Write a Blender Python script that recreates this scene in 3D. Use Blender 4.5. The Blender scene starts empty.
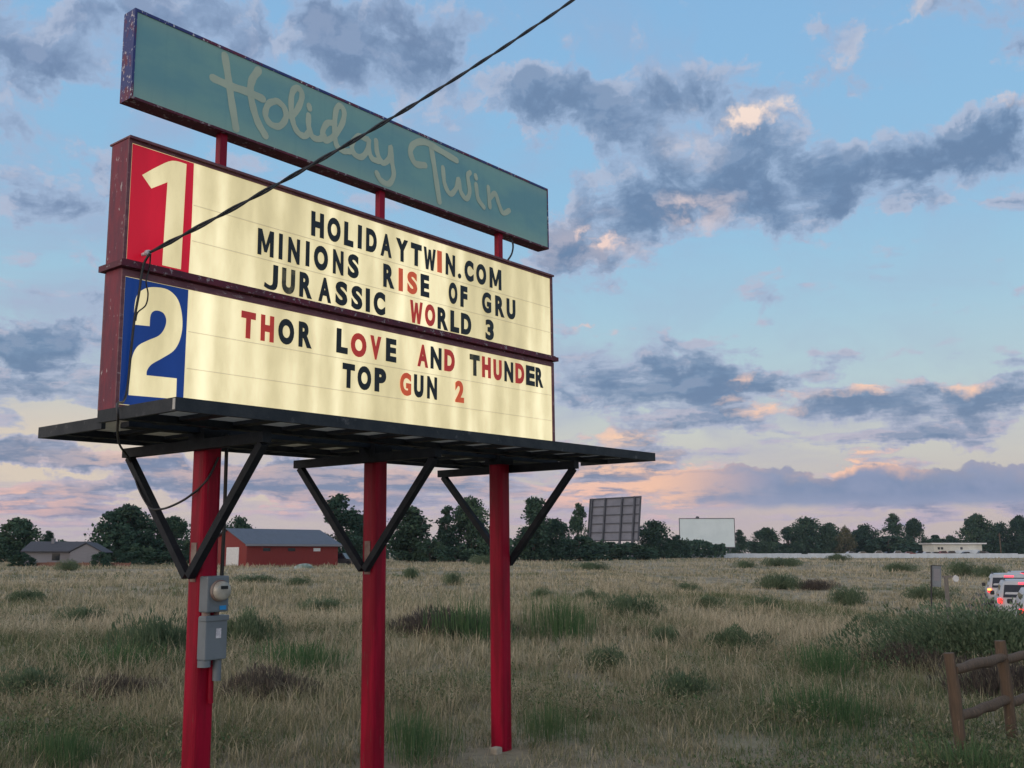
import bpy, bmesh, math, random
import numpy as np
from mathutils import Vector, Matrix
R = math.radians
sc = bpy.context.scene
col = sc.collection

# ------------------------------------------------------------------ camera
EYE = 1.8
FPX = 987.8
PITCH = 9.737
cd = bpy.data.cameras.new('camera')
cd.sensor_width = 36.0
cd.lens = FPX * 36.0 / 1024.0
cd.clip_start = 0.1
cd.clip_end = 8000
cam = bpy.data.objects.new('camera', cd)
cam.location = (0, 0, EYE)
cam.rotation_euler = (R(90 + PITCH), 0, 0)
col.objects.link(cam)
sc.camera = cam
sc.view_settings.view_transform = 'Standard'
sc.view_settings.look = 'None'
sc.view_settings.exposure = 0.0
sc.view_settings.gamma = 1.0
sc.cycles.max_bounces = 6
sc.cycles.diffuse_bounces = 3
sc.cycles.glossy_bounces = 2
sc.cycles.transparent_max_bounces = 4
sc.cycles.use_denoising = True

def ray(px, py):
    x = (px - 512) / FPX; v = (384 - py) / FPX
    c, s = math.cos(R(PITCH)), math.sin(R(PITCH))
    return Vector((x, c - s * v, s + c * v))
def azel(px, py):
    d = ray(px, py).normalized()
    return math.atan2(d.x, d.y), math.asin(d.z)
def at(px, py, depth):            # a point of the place seen in that direction, depth metres ahead
    d = ray(px, py)
    return Vector((0, 0, EYE)) + d * (depth / d.y)

def srgb(r, g, b):
    f = lambda v: (v / 12.92 if v <= 0.04045 else ((v + 0.055) / 1.055) ** 2.4)
    return (f(r / 255), f(g / 255), f(b / 255), 1.0)

# ------------------------------------------------------------------ node helper
class NT:
    def __init__(s, tree): s.t = tree; s.n = tree.nodes; s.l = tree.links
    def new(s, typ, **kw):
        n = s.n.new(typ)
        for k, v in kw.items(): setattr(n, k, v)
        return n
    def put(s, sock, v):
        if v is None: return
        if isinstance(v, bpy.types.NodeSocket): s.l.new(v, sock)
        else: sock.default_value = v
    def math(s, op, a, b=None, c=None, clamp=False):
        n = s.new('ShaderNodeMath', operation=op); n.use_clamp = clamp
        s.put(n.inputs[0], a); s.put(n.inputs[1], b); s.put(n.inputs[2], c)
        return n.outputs[0]
    def vmath(s, op, a, b=None):
        n = s.new('ShaderNodeVectorMath', operation=op)
        s.put(n.inputs[0], a); s.put(n.inputs[1], b)
        return n.outputs['Value'] if op in ('LENGTH', 'DOT_PRODUCT', 'DISTANCE') else n.outputs[0]
    def smooth(s, v, lo, hi, a=0.0, b=1.0):
        n = s.new('ShaderNodeMapRange', interpolation_type='SMOOTHSTEP')
        s.put(n.inputs[0], v); s.put(n.inputs[1], lo); s.put(n.inputs[2], hi); s.put(n.inputs[3], a); s.put(n.inputs[4], b)
        return n.outputs[0]
    def mix(s, f, a, b, blend='MIX'):
        n = s.new('ShaderNodeMix', data_type='RGBA', blend_type=blend)
        s.put(n.inputs[0], f); s.put(n.inputs[6], a); s.put(n.inputs[7], b)
        return n.outputs[2]
    def noise(s, vec, scale, detail=4, rough=0.55, dist=0.0, dim='3D'):
        n = s.new('ShaderNodeTexNoise', noise_dimensions=dim)
        s.put(n.inputs['Vector'], vec); s.put(n.inputs['Scale'], scale); s.put(n.inputs['Detail'], detail)
        s.put(n.inputs['Roughness'], rough); s.put(n.inputs['Distortion'], dist)
        return n
    def ramp(s, f, stops, interp='LINEAR'):
        n = s.new('ShaderNodeValToRGB'); e = n.color_ramp.elements; n.color_ramp.interpolation = interp
        while len(e) > 1: e.remove(e[-1])
        e[0].position, e[0].color = stops[0]
        for p, c in stops[1:]:
            q = e.new(p); q.color = c
        s.put(n.inputs[0], f)
        return n.outputs[0]
    def mapping(s, vec, loc=(0,0,0), rot=(0,0,0), scale=(1,1,1), kind='POINT'):
        n = s.new('ShaderNodeMapping', vector_type=kind)
        s.put(n.inputs[0], vec); n.inputs[1].default_value = loc; n.inputs[2].default_value = rot; n.inputs[3].default_value = scale
        return n.outputs[0]

# ------------------------------------------------------------------ sky (world)
SUN_AZ, SUN_EL = -140.0, 6.0       # compass angle from straight ahead, clockwise; height: just after sunset behind the viewer's left
w = bpy.data.worlds.new('World'); sc.world = w; w.use_nodes = True
w.cycles.sampling_method = 'MANUAL'; w.cycles.sample_map_resolution = 512
T = NT(w.node_tree); T.n.clear()
tc = T.new('ShaderNodeTexCoord')
dirv = T.vmath('NORMALIZE', tc.outputs['Generated'])
sep = T.new('ShaderNodeSeparateXYZ'); T.put(sep.inputs[0], dirv)
az = T.math('ARCTAN2', sep.outputs[0], sep.outputs[1])
el = T.math('ARCSINE', sep.outputs[2])
cmb = T.new('ShaderNodeCombineXYZ'); T.put(cmb.inputs[0], az); T.put(cmb.inputs[1], el)
P0 = cmb.outputs[0]
# clear sky: dusk gradient over the physical sky
deg = T.math('MULTIPLY', el, 180 / math.pi / 90.0)
d9 = lambda a: a / 90.0
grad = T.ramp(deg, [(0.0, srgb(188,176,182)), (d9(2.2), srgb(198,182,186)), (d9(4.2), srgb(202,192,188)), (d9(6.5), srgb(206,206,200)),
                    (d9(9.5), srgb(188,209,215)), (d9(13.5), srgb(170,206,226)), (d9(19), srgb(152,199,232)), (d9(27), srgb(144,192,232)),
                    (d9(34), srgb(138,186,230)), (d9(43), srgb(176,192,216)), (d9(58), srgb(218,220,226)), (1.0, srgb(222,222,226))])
# peach band low on the left
lef = T.smooth(az, R(8), R(-22))
band = T.math('MULTIPLY', T.smooth(el, R(0.2), R(4)), T.smooth(el, R(11), R(5)))
grad = T.mix(T.math('MULTIPLY', T.math('MULTIPLY', lef, band), 0.85), grad, srgb(228,210,192))
lef2 = T.math('MULTIPLY', T.smooth(az, R(2), R(-25)), T.smooth(el, R(3.5), R(1)))
grad = T.mix(T.math('MULTIPLY', lef2, 0.6), grad, srgb(196,188,198))
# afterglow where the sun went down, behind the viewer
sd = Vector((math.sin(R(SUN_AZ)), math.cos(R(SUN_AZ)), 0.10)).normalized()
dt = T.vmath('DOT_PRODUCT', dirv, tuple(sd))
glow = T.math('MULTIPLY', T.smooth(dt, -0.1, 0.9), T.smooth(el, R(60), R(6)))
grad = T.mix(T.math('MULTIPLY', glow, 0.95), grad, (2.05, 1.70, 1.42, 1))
nish = T.new('ShaderNodeTexSky', sky_type='NISHITA'); nish.sun_disc = False
nish.sun_elevation = R(SUN_EL); nish.sun_rotation = R(SUN_AZ); nish.altitude = 1500
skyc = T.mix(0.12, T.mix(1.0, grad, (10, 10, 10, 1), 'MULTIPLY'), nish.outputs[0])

# clouds -----------------------------------------------------------
warpn = T.noise(P0, 13.0, 5, 0.65, 0.0, '2D')
warp = T.vmath('MULTIPLY', T.vmath('SUBTRACT', warpn.outputs['Color'], (0.5, 0.5, 0.5)), (0.11, 0.055, 0))
PW = T.vmath('ADD', P0, warp)
def blobs(lst, acc=0.0):
    for (x, y, rx, ry, rot, amp) in lst:
        a, e = azel(x, y)
        m = T.mapping(PW, (a, e, 0), (0, 0, R(-rot)), (rx / FPX, ry / FPX, 1.0), 'TEXTURE')
        g = T.new('ShaderNodeTexGradient', gradient_type='SPHERICAL'); T.put(g.inputs[0], m)
        acc = T.math('MULTIPLY_ADD', g.outputs[1], amp, acc)
    return acc
#        x    y   rx   ry  rot(clockwise)  amount
CL = [ (690, 95, 150, 54, 4, 1.2), (640,130, 70, 60, 0, .6), (745,165,130, 60, 0, 1.3), (700,205, 110, 42, 0, .9), (625,228,110, 48,-14, 1.2),
       (560,235, 70, 45, 0, .8), (575,188, 50, 45, 0, 1.0), (885,176,160, 50,-9, 1.5), (985,150, 90, 36,-8, 1.0), (838,208, 70, 24,-14, .9),
       (930,205, 60, 18, 4, .7), (790, 90, 55, 30, 0, .45), (850, 78, 60, 30, 0, .6), (925, 18,100, 34, 10, .9), (1012,45, 40, 22, 0, 1.0), (830, 26, 32, 18, 0, .7), (1018,100, 26, 18, 0, .8), (1015,195,34,18,0,.8),
       (420, 62,140, 60, 10, 1.1), (540, 95,90,40,0,.8), (300, 25,220, 60, 6, 1.0), (100, 12,190, 40, 0, .95), (30,60,90,30,0,.6), (345,20,60,30,0,.5), (560,105, 70, 55, 0, .8), (240,120,120,60,0,.6), (60,60,180,55,0,.85), (200,80,120,50,0,.7), (20,130,90,35,0,.6), (340,180,90,40,0,.5), (610,40,70,25,0,.5),
       (560,290, 70, 22, 0, .8), (590,325, 40, 12, 0, .7), (690,257, 40, 10, 0, .5), (560,262, 60, 18,0,.6),
       (630,372,150, 48, 0, 1.5), (700,388,110, 32, 0, 1.0), (800,372, 95, 20,-10, 1.1), (735,418,105, 28, 0, 1.1), (815,402, 60, 22, 0, .9),
       (865,400, 70, 24, -4, 1.1), (945,412,125, 36, -6, 1.35), (1010,388, 75, 32, 0, 1.0), (925,440, 80, 14, 0, .8),
       (625,440, 85, 24, 0, .9), (700,458, 90, 18, 0, .8), (655,488,125, 46, 0, 1.2), (950,496,190, 30, 0, 1.2), (870,474, 60, 22, 0, 1.0),
       (50,325,100, 42, -12, 1.4), (80,362, 80, 40, 0, 1.3), (20,352,60,30,0,.8), (40,398, 110, 32, 0, 1.0), (62,206, 80, 30, 8, 1.0), (100,165, 60, 22, 0, .7), (30,250,60,16,0,.6), (20,445,80,22,0,.9),
       (60,456,150, 16, 0, 1.5), (190,468,140,14,0,1.2), (150,489,190, 13, 0, 1.4), (40,507,130, 20, 0, 1.3), (280,480,170, 22, 0, 1.4), (340,512,160, 18, 0, 1.2), (430,492,150, 26, 0, 1.4), (560,478,130,28,0,1.0), (330,465,140,18,0,.9), (120,535,240,14,0,.7), (560,520,160,18,0,.7) ]
GL = [ (748,116, 44, 12, -10, 1.7), (700,208, 55, 28, 0, .8), (596,234, 28, 17, 0, 1.6), (580,240,80,40,0,.35), (910, 30, 80, 30, -20, .45), (1018,98, 26, 18, 0, 1.2), (690, 140, 40, 40, 0, .25),
       (590,326, 40, 12, 0, .9), (770,402, 60, 17, -4, 1.3), (875,386, 42, 14, 0, 1.4), (738,378, 14, 10, 0, 1.0), (965,382, 26, 12, 0, 1.2),
       (625,440, 80, 20, 0, 1.1), (645,485,120, 40, 0, 1.25), (560,490,120, 36, 0, .55), (690,476,60,10,0,.4), (868,464, 50, 12, 0, 1.6), (800,474,40,7,0,.35), (910,474,30,7,0,.7),
       (30,500,100, 24, 0, 1.0), (120,462,150, 24, 0, .35), (250,470,170, 24, 0, .4), (310,505,100, 22, 0, .8), (430,478,120, 26, 0, .6), (360,500,50,22,0,.6), (150,448,120,18,0,.5) ]
acc = T.math('MINIMUM', blobs(CL), 1.5)
gl = T.math('MINIMUM', blobs(GL), 1.3)
elc = T.math('MAXIMUM', el, 0.0)
ys = T.math('MULTIPLY', T.math('LOGARITHM', T.math('ADD', elc, 0.06), math.e), 0.62)
cmb2 = T.new('ShaderNodeCombineXYZ'); T.put(cmb2.inputs[0], az); T.put(cmb2.inputs[1], ys)
PS = T.vmath('ADD', cmb2.outputs[0], T.vmath('MULTIPLY', warp, (0.35, 0.35, 0)))
n1 = T.noise(PS, 13.0, 10, 0.60, 0.15, '2D').outputs[0]
n2 = T.noise(T.vmath('ADD', PS, (-0.010, 0.024, 0)), 13.0, 10, 0.60, 0.15, '2D').outputs[0]
nb = T.noise(PS, 4.5, 3, 0.5, 0.2, '2D').outputs[0]
dens = T.math('ADD', T.math('MULTIPLY', acc, 0.72), T.math('MULTIPLY', T.math('SUBTRACT', n1, 0.5), 2.6))
dens = T.math('ADD', dens, T.math('MULTIPLY', T.math('SUBTRACT', nb, 0.5), 0.55))
cover = T.smooth(dens, 0.18, 0.54)
thick = T.smooth(dens, 0.38, 1.05)
rel = T.math('SUBTRACT', n1, n2)
lit = T.smooth(rel, -0.06, 0.10)
lift = T.smooth(rel, 0.03, 0.13)
body = T.ramp(deg, [(0.0, srgb(150,146,176)), (d9(3.2), srgb(134,147,176)), (d9(6), srgb(122,143,174)), (d9(10), srgb(116,142,174)), (d9(17), srgb(112,139,174)), (d9(26), srgb(120,146,180)), (1.0, srgb(150,158,180))])
edge = T.ramp(deg, [(0.0, srgb(190,172,188)), (d9(4), srgb(178,176,196)), (d9(9), srgb(172,184,206)), (d9(20), srgb(160,182,212)), (1.0, srgb(134,162,206))])
mauve = T.math('MULTIPLY', T.smooth(az, R(14), R(-24)), T.smooth(el, R(12), R(20)))
body = T.mix(T.math('MULTIPLY', mauve, 0.55), body, srgb(130,148,182))
cc = T.mix(thick, edge, body)
cc = T.mix(T.math('MULTIPLY', T.math('SUBTRACT', 1.0, lit), T.math('MULTIPLY', thick, 0.42)), cc, srgb(88,113,148))
cc = T.mix(T.math('MULTIPLY', lift, T.math('MULTIPLY', T.smooth(thick, 1.0, 0.4, 0.25, 1.0), 0.55)), cc, T.ramp(deg, [(0.0, srgb(206,182,188)), (d9(8), srgb(196,190,204)), (d9(20), srgb(186,194,214)), (1.0, srgb(180,194,218))]))
warmc = T.ramp(deg, [(0.0, srgb(222,178,178)), (d9(3), srgb(240,192,176)), (d9(6), srgb(248,206,176)), (d9(11), srgb(246,204,186)), (d9(20), srgb(240,214,206)), (d9(27), srgb(255,232,214)), (1.0, srgb(240,220,220))])
wamt = T.math('MULTIPLY', T.math('MULTIPLY', gl, T.smooth(rel, -0.10, 0.12, 0.05, 1.0)), 0.95, clamp=True)
cc = T.mix(wamt, cc, warmc)
vn = T.noise(PS, 6.0, 7, 0.6, 0.4, '2D').outputs[0]
veil = T.math('MULTIPLY', T.smooth(vn, 0.40, 0.75), T.math('ADD', 0.40, T.math('MULTIPLY', acc, 0.35)))
veil = T.math('MULTIPLY', veil, T.smooth(az, R(34), R(-12), 0.55, 1.5))
veil = T.math('MINIMUM', veil, 0.75)
skyc = T.mix(veil, skyc, T.mix(1.0, edge, (9.6, 9.4, 9.6, 1), 'MULTIPLY'))
alpha = T.math('MULTIPLY', cover, T.smooth(el, R(0.3), R(1.6), 0.15, 0.94))
final = T.mix(alpha, skyc, T.mix(1.0, cc, (10, 10, 10, 1), 'MULTIPLY'))
# the long flat-bottomed bank of cloud low in the east
el_ = lambda y: azel(800, y)[1]
bn = T.noise(T.vmath('MULTIPLY', P0, (1.0, 1.3, 0)), 17.0, 8, 0.58, 0.1, '2D').outputs[0]
hump = T.math('MULTIPLY', T.noise(T.vmath('MULTIPLY', P0, (1.0, 0.0, 0)), 7.0, 2, 0.5, 0.0, '2D').outputs[0], 0.022)
top = T.math('ADD', T.math('ADD', T.math('MULTIPLY', T.math('SUBTRACT', bn, 0.5), 0.060), el_(478)), hump)
top = T.math('SUBTRACT', top, T.smooth(az, azel(930, 480)[0], azel(1090, 480)[0], 0.0, 0.022))
inn = T.math('SUBTRACT', top, el)
low = T.math('ADD', el, T.math('MULTIPLY', T.math('SUBTRACT', bn, 0.5), 0.012))
bm_ = T.math('MULTIPLY', T.smooth(inn, 0.0, 0.0035), T.smooth(low, el_(511), el_(502)))
bm_ = T.math('MULTIPLY', bm_, T.smooth(T.math('ADD', az, T.math('MULTIPLY', T.math('SUBTRACT', n1, 0.5), 0.25)), azel(600, 480)[0], azel(690, 480)[0]))
bcol = T.mix(T.smooth(bn, .35, .65), srgb(124,142,174), srgb(140,152,182))
bcol = T.mix(T.smooth(low, el_(492), el_(510)), bcol, srgb(150,158,186))
rim = T.math('MULTIPLY', T.smooth(inn, 0.016, 0.001), T.math('MULTIPLY_ADD', gl, 0.75, 0.12), clamp=True)
pinkl = T.math('MULTIPLY', T.smooth(az, azel(790, 480)[0], azel(640, 480)[0]), T.smooth(T.math('ADD', T.math('MULTIPLY', n1, .6), T.math('MULTIPLY', bn, .4)), .42, .60, .12, .95))
bcol = T.mix(T.math('MAXIMUM', rim, pinkl), bcol, srgb(246,198,170))
final = T.mix(T.math('MULTIPLY', bm_, 0.94), final, T.mix(1.0, bcol, (10, 10, 10, 1), 'MULTIPLY'))
final = T.mix(T.smooth(el, R(-0.2), R(-1.2)), final, (0.9, 0.75, 0.55, 1))
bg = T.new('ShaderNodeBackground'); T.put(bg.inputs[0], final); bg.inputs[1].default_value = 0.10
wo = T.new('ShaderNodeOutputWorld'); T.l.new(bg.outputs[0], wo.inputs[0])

# ------------------------------------------------------------------ sun: the last soft light from behind the viewer's left
sl = bpy.data.lights.new('sun', 'SUN'); sl.energy = 0.5; sl.angle = R(30); sl.color = (1.0, 0.80, 0.66)
so = bpy.data.objects.new('sun', sl); col.objects.link(so)
sv = Vector((math.sin(R(SUN_AZ)) * math.cos(R(SUN_EL)), math.cos(R(SUN_AZ)) * math.cos(R(SUN_EL)), math.sin(R(SUN_EL))))
so.rotation_euler = sv.to_track_quat('Z', 'Y').to_euler()
so.location = sv * 60

# ------------------------------------------------------------------ materials
def pm(name, c1, c2=None, scale=6.0, rough=0.7, metal=0.0, bump=0.0, bscale=None, stretch=(1,1,1), lo=0.35, hi=0.65, spec=0.4, detail=5, c3=None, lo3=0.62, hi3=0.66, scale3=18.0):
    m = bpy.data.materials.new(name); m.use_nodes = True
    t = NT(m.node_tree); b = t.n['Principled BSDF']
    b.inputs['Roughness'].default_value = rough; b.inputs['Metallic'].default_value = metal
    b.inputs['Specular IOR Level'].default_value = spec
    c1 = (*c1[:3], 1)
    if c2 is None:
        b.inputs['Base Color'].default_value = c1
        if not bump: return m
        c2 = c1
    tc = t.new('ShaderNodeTexCoord')
    v = t.mapping(tc.outputs['Object'], scale=stretch)
    n = t.noise(v, scale, detail, 0.6)
    c = t.mix(t.smooth(n.outputs[0], lo, hi), c1, (*c2[:3], 1))
    if c3 is not None:
        n3 = t.noise(v, scale3, 6, 0.7)
        c = t.mix(t.smooth(n3.outputs[0], lo3, hi3), c, (*c3[:3], 1))
    t.put(b.inputs['Base Color'], c)
    if bump:
        bn = t.noise(v, bscale or scale * 6, 5, 0.6)
        bp = t.new('ShaderNodeBump'); bp.inputs['Strength'].default_value = bump; bp.inputs['Distance'].default_value = 0.02
        t.put(bp.inputs['Height'], bn.outputs[0]); t.put(b.inputs['Normal'], bp.outputs[0])
    return m
def emit(name, c, strength):
    m = bpy.data.materials.new(name); m.use_nodes = True
    b = m.node_tree.nodes['Principled BSDF']
    b.inputs['Base Color'].default_value = (*c[:3], 1); b.inputs['Emission Color'].default_value = (*c[:3], 1)
    b.inputs['Emission Strength'].default_value = strength
    return m

M = {}
M['red_post'] = pm('red_post_paint', (.32,.002,.026), (.205,.002,.018), 2.2, .45, spec=.18, bump=.06, stretch=(5,5,.6), lo=.38, hi=.60, c3=(.17,.045,.045), lo3=.60, hi3=.70, scale3=6)
M['maroon'] = pm('faded_maroon_paint', (.20,.022,.045), (.12,.020,.045), 5.0, .6, bump=.15, stretch=(3,3,.8), c3=(.50,.45,.46), lo3=.63, hi3=.66, scale3=12)
M['maroon_trim'] = pm('weathered_retainer_paint', (.20,.08,.095), (.13,.045,.065), 6.0, .6, bump=.1, stretch=(1,3,3), c3=(.34,.26,.27), lo3=.60, hi3=.68, scale3=14)
M['blue_red'] = pm('peeling_blue_over_maroon', (.030,.045,.19), (.13,.02,.055), 3.6, .55, bump=.2, stretch=(2,2,1.2), lo=.48, hi=.60, c3=(.58,.56,.60), lo3=.59, hi3=.62, scale3=18)
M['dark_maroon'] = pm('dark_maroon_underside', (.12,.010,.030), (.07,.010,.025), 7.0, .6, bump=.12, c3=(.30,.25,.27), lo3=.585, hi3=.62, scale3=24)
M['black_steel'] = pm('black_painted_steel', (.009,.012,.018), (.016,.020,.027), 5.0, .6, spec=.2, bump=.1, stretch=(2,2,2), c3=(.04,.045,.055), lo3=.62, hi3=.72, scale3=14)
M['fascia'] = pm('grey_weathered_steel', (.022,.028,.036), (.036,.042,.050), 6.0, .6, spec=.2, bump=.15, c3=(.085,.09,.10), lo3=.60, hi3=.70, scale3=10)
M['galv'] = pm('galvanised_grating', (.44,.44,.42), (.36,.365,.355), 8.0, .5, spec=.5)
M['bare_steel'] = pm('bare_grey_steel', (.24,.20,.18), (.17,.09,.085), 9.0, .6, bump=.1)
M['gray_box'] = pm('grey_enamel', (.16,.19,.22), (.13,.155,.18), 4.0, .45, bump=.05)
M['glass_dome'] = pm('meter_glass', (.40,.385,.34), (.30,.29,.26), 12, .12, spec=.6)
M['dial'] = pm('dial_face', (.75,.72,.64), None, rough=.5)
M['black'] = pm('black_plastic', (.012,.013,.015), None, rough=.5)
M['blue_tag'] = pm('blue_sticker', (.02,.25,.60), None, rough=.4)
M['white_tag'] = pm('white_sticker', (.70,.68,.72), (.45,.44,.5), 30, .5)
M['concrete'] = pm('rough_concrete', (.42,.37,.30), (.30,.27,.22), 12, .9, bump=.4)
M['wire'] = pm('weathered_black_wire', (.016,.017,.022), (.035,.035,.04), 20, .5)
M['script'] = pm('pale_script_paint', (.49,.57,.45), (.43,.51,.41), 3.0, .55, spec=.35)
M['letter_black'] = pm('black_letter_plastic', (.010,.014,.018), (.016,.022,.028), 5, .5)
M['letter_red'] = pm('red_letter_plastic', (.55,.050,.035), (.42,.035,.035), 6, .5)
M['letter_orange'] = pm('faded_orange_red_letter_plastic', (.68,.14,.05), (.55,.08,.04), 6, .5)
for k_, e_ in (('letter_red', .16), ('letter_orange', .26)):  # glow put into the letters, standing in for panel light through the plastic
    b_ = M[k_].node_tree.nodes['Principled BSDF']; b_.inputs['Emission Color'].default_value = (1.0, .07, .045, 1) if k_ == 'letter_red' else (1.0, .13, .04, 1); b_.inputs['Emission Strength'].default_value = e_
M['letter_worn'] = pm('worn_dark_letter_plastic', (.05,.05,.035), (.16,.14,.08), 14, .55, lo=.5, hi=.62)

# teal painted panel: sun-faded towards olive along its lower edge and in blotches
def teal_mat():
    m = bpy.data.materials.new('faded_teal_panel'); m.use_nodes = True
    t = NT(m.node_tree); b = t.n['Principled BSDF']; b.inputs['Roughness'].default_value = .42
    tc = t.new('ShaderNodeTexCoord'); o = tc.outputs['Object']
    sp = t.new('ShaderNodeSeparateXYZ'); t.put(sp.inputs[0], o)
    n = t.noise(t.mapping(o, scale=(1,1,2.2)), 1.1, 5, .6).outputs[0]
    n2 = t.noise(t.mapping(o, scale=(9,1,.7)), 2.0, 4, .6).outputs[0]
    c = t.mix(t.smooth(n, .38, .62), (.150,.345,.385,1), (.205,.41,.39,1))
    rim = t.math('MAXIMUM', t.smooth(t.math('ADD', sp.outputs[2], t.math('MULTIPLY', n, .25)), 5.30, 5.08), t.smooth(t.math('SUBTRACT', sp.outputs[2], t.math('MULTIPLY', n, .15)), 5.42, 5.62))
    c = t.mix(t.math('MULTIPLY', rim, .55), c, (.34,.47,.36,1))
    c = t.mix(t.math('MULTIPLY', t.smooth(n2, .5, .75), .25), c, (.13,.30,.33,1))
    t.put(b.inputs['Base Color'], c)
    return m
M['teal'] = teal_mat()

# backlit faces: the panel gives off the light of the tubes standing behind it
def lit_mat(name, tint, gain, base):
    m = bpy.data.materials.new(name); m.use_nodes = True
    t = NT(m.node_tree); b = t.n['Principled BSDF']
    b.inputs['Roughness'].default_value = .35; b.inputs['Base Color'].default_value = (*base[:3], 1)
    b.inputs['Specular IOR Level'].default_value = .3
    tc = t.new('ShaderNodeTexCoord'); o = tc.outputs['Object']
    sp = t.new('ShaderNodeSeparateXYZ'); t.put(sp.inputs[0], o)
    bank = t.math('MULTIPLY', t.math('GREATER_THAN', sp.outputs[2], 3.757), .137)
    x = t.math('ADD', sp.outputs[0], bank)
    # one tube every 0.26 m, seen through the diffusing plastic
    wob = t.math('MULTIPLY', t.math('SUBTRACT', t.noise(t.mapping(o, scale=(1,0,.15)), 1.3, 2, .5).outputs[0], .5), .22)
    ph = t.math('MULTIPLY', t.math('ADD', x, wob), 2 * math.pi / .262)
    c1 = t.math('MULTIPLY_ADD', t.math('COSINE', ph), .5, .5)
    tube = t.math('POWER', c1, 1.15)
    strength_n = t.noise(t.mapping(o, scale=(1,0,0)), 3.4, 2, .6).outputs[0]         # ageing tubes differ
    dim = t.noise(t.mapping(o, scale=(1,0,.4)), .8, 2, .5).outputs[0]
    lev = t.math('ADD', .66, t.math('MULTIPLY', t.smooth(dim, .36, .62), .20))
    lev = t.math('ADD', lev, t.math('MULTIPLY', tube, t.math('MULTIPLY', t.smooth(strength_n, .28, .60), .16)))
    dirt = t.noise(t.mapping(o, scale=(1.5,1,.5)), 3.0, 5, .65).outputs[0]
    lev = t.math('MULTIPLY', lev, t.smooth(dirt, .30, .75, 1.04, .86))
    c = t.mix(t.smooth(lev, .62, 1.1), tint[0], tint[1])
    t.put(b.inputs['Emission Color'], c)
    t.put(b.inputs['Emission Strength'], t.math('MULTIPLY', lev, gain))
    return m
M['lit_cream'] = lit_mat('backlit_cream_panel', ((.82,.69,.35,1), (1.0,.89,.56,1)), 1.0, (.24,.23,.19))
M['lit_red'] = lit_mat('backlit_red_paint', ((.40,.004,.018,1), (.50,.006,.024,1)), .95, (.42,.006,.022,1))
M['lit_blue'] = lit_mat('backlit_blue_paint', ((.008,.045,.22,1), (.012,.06,.28,1)), .42, (.010,.045,.24,1))
M['track'] = lit_mat('backlit_letter_track', ((.80,.66,.36,1), (1.0,.88,.55,1)), .62, (.35,.32,.25))

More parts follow.
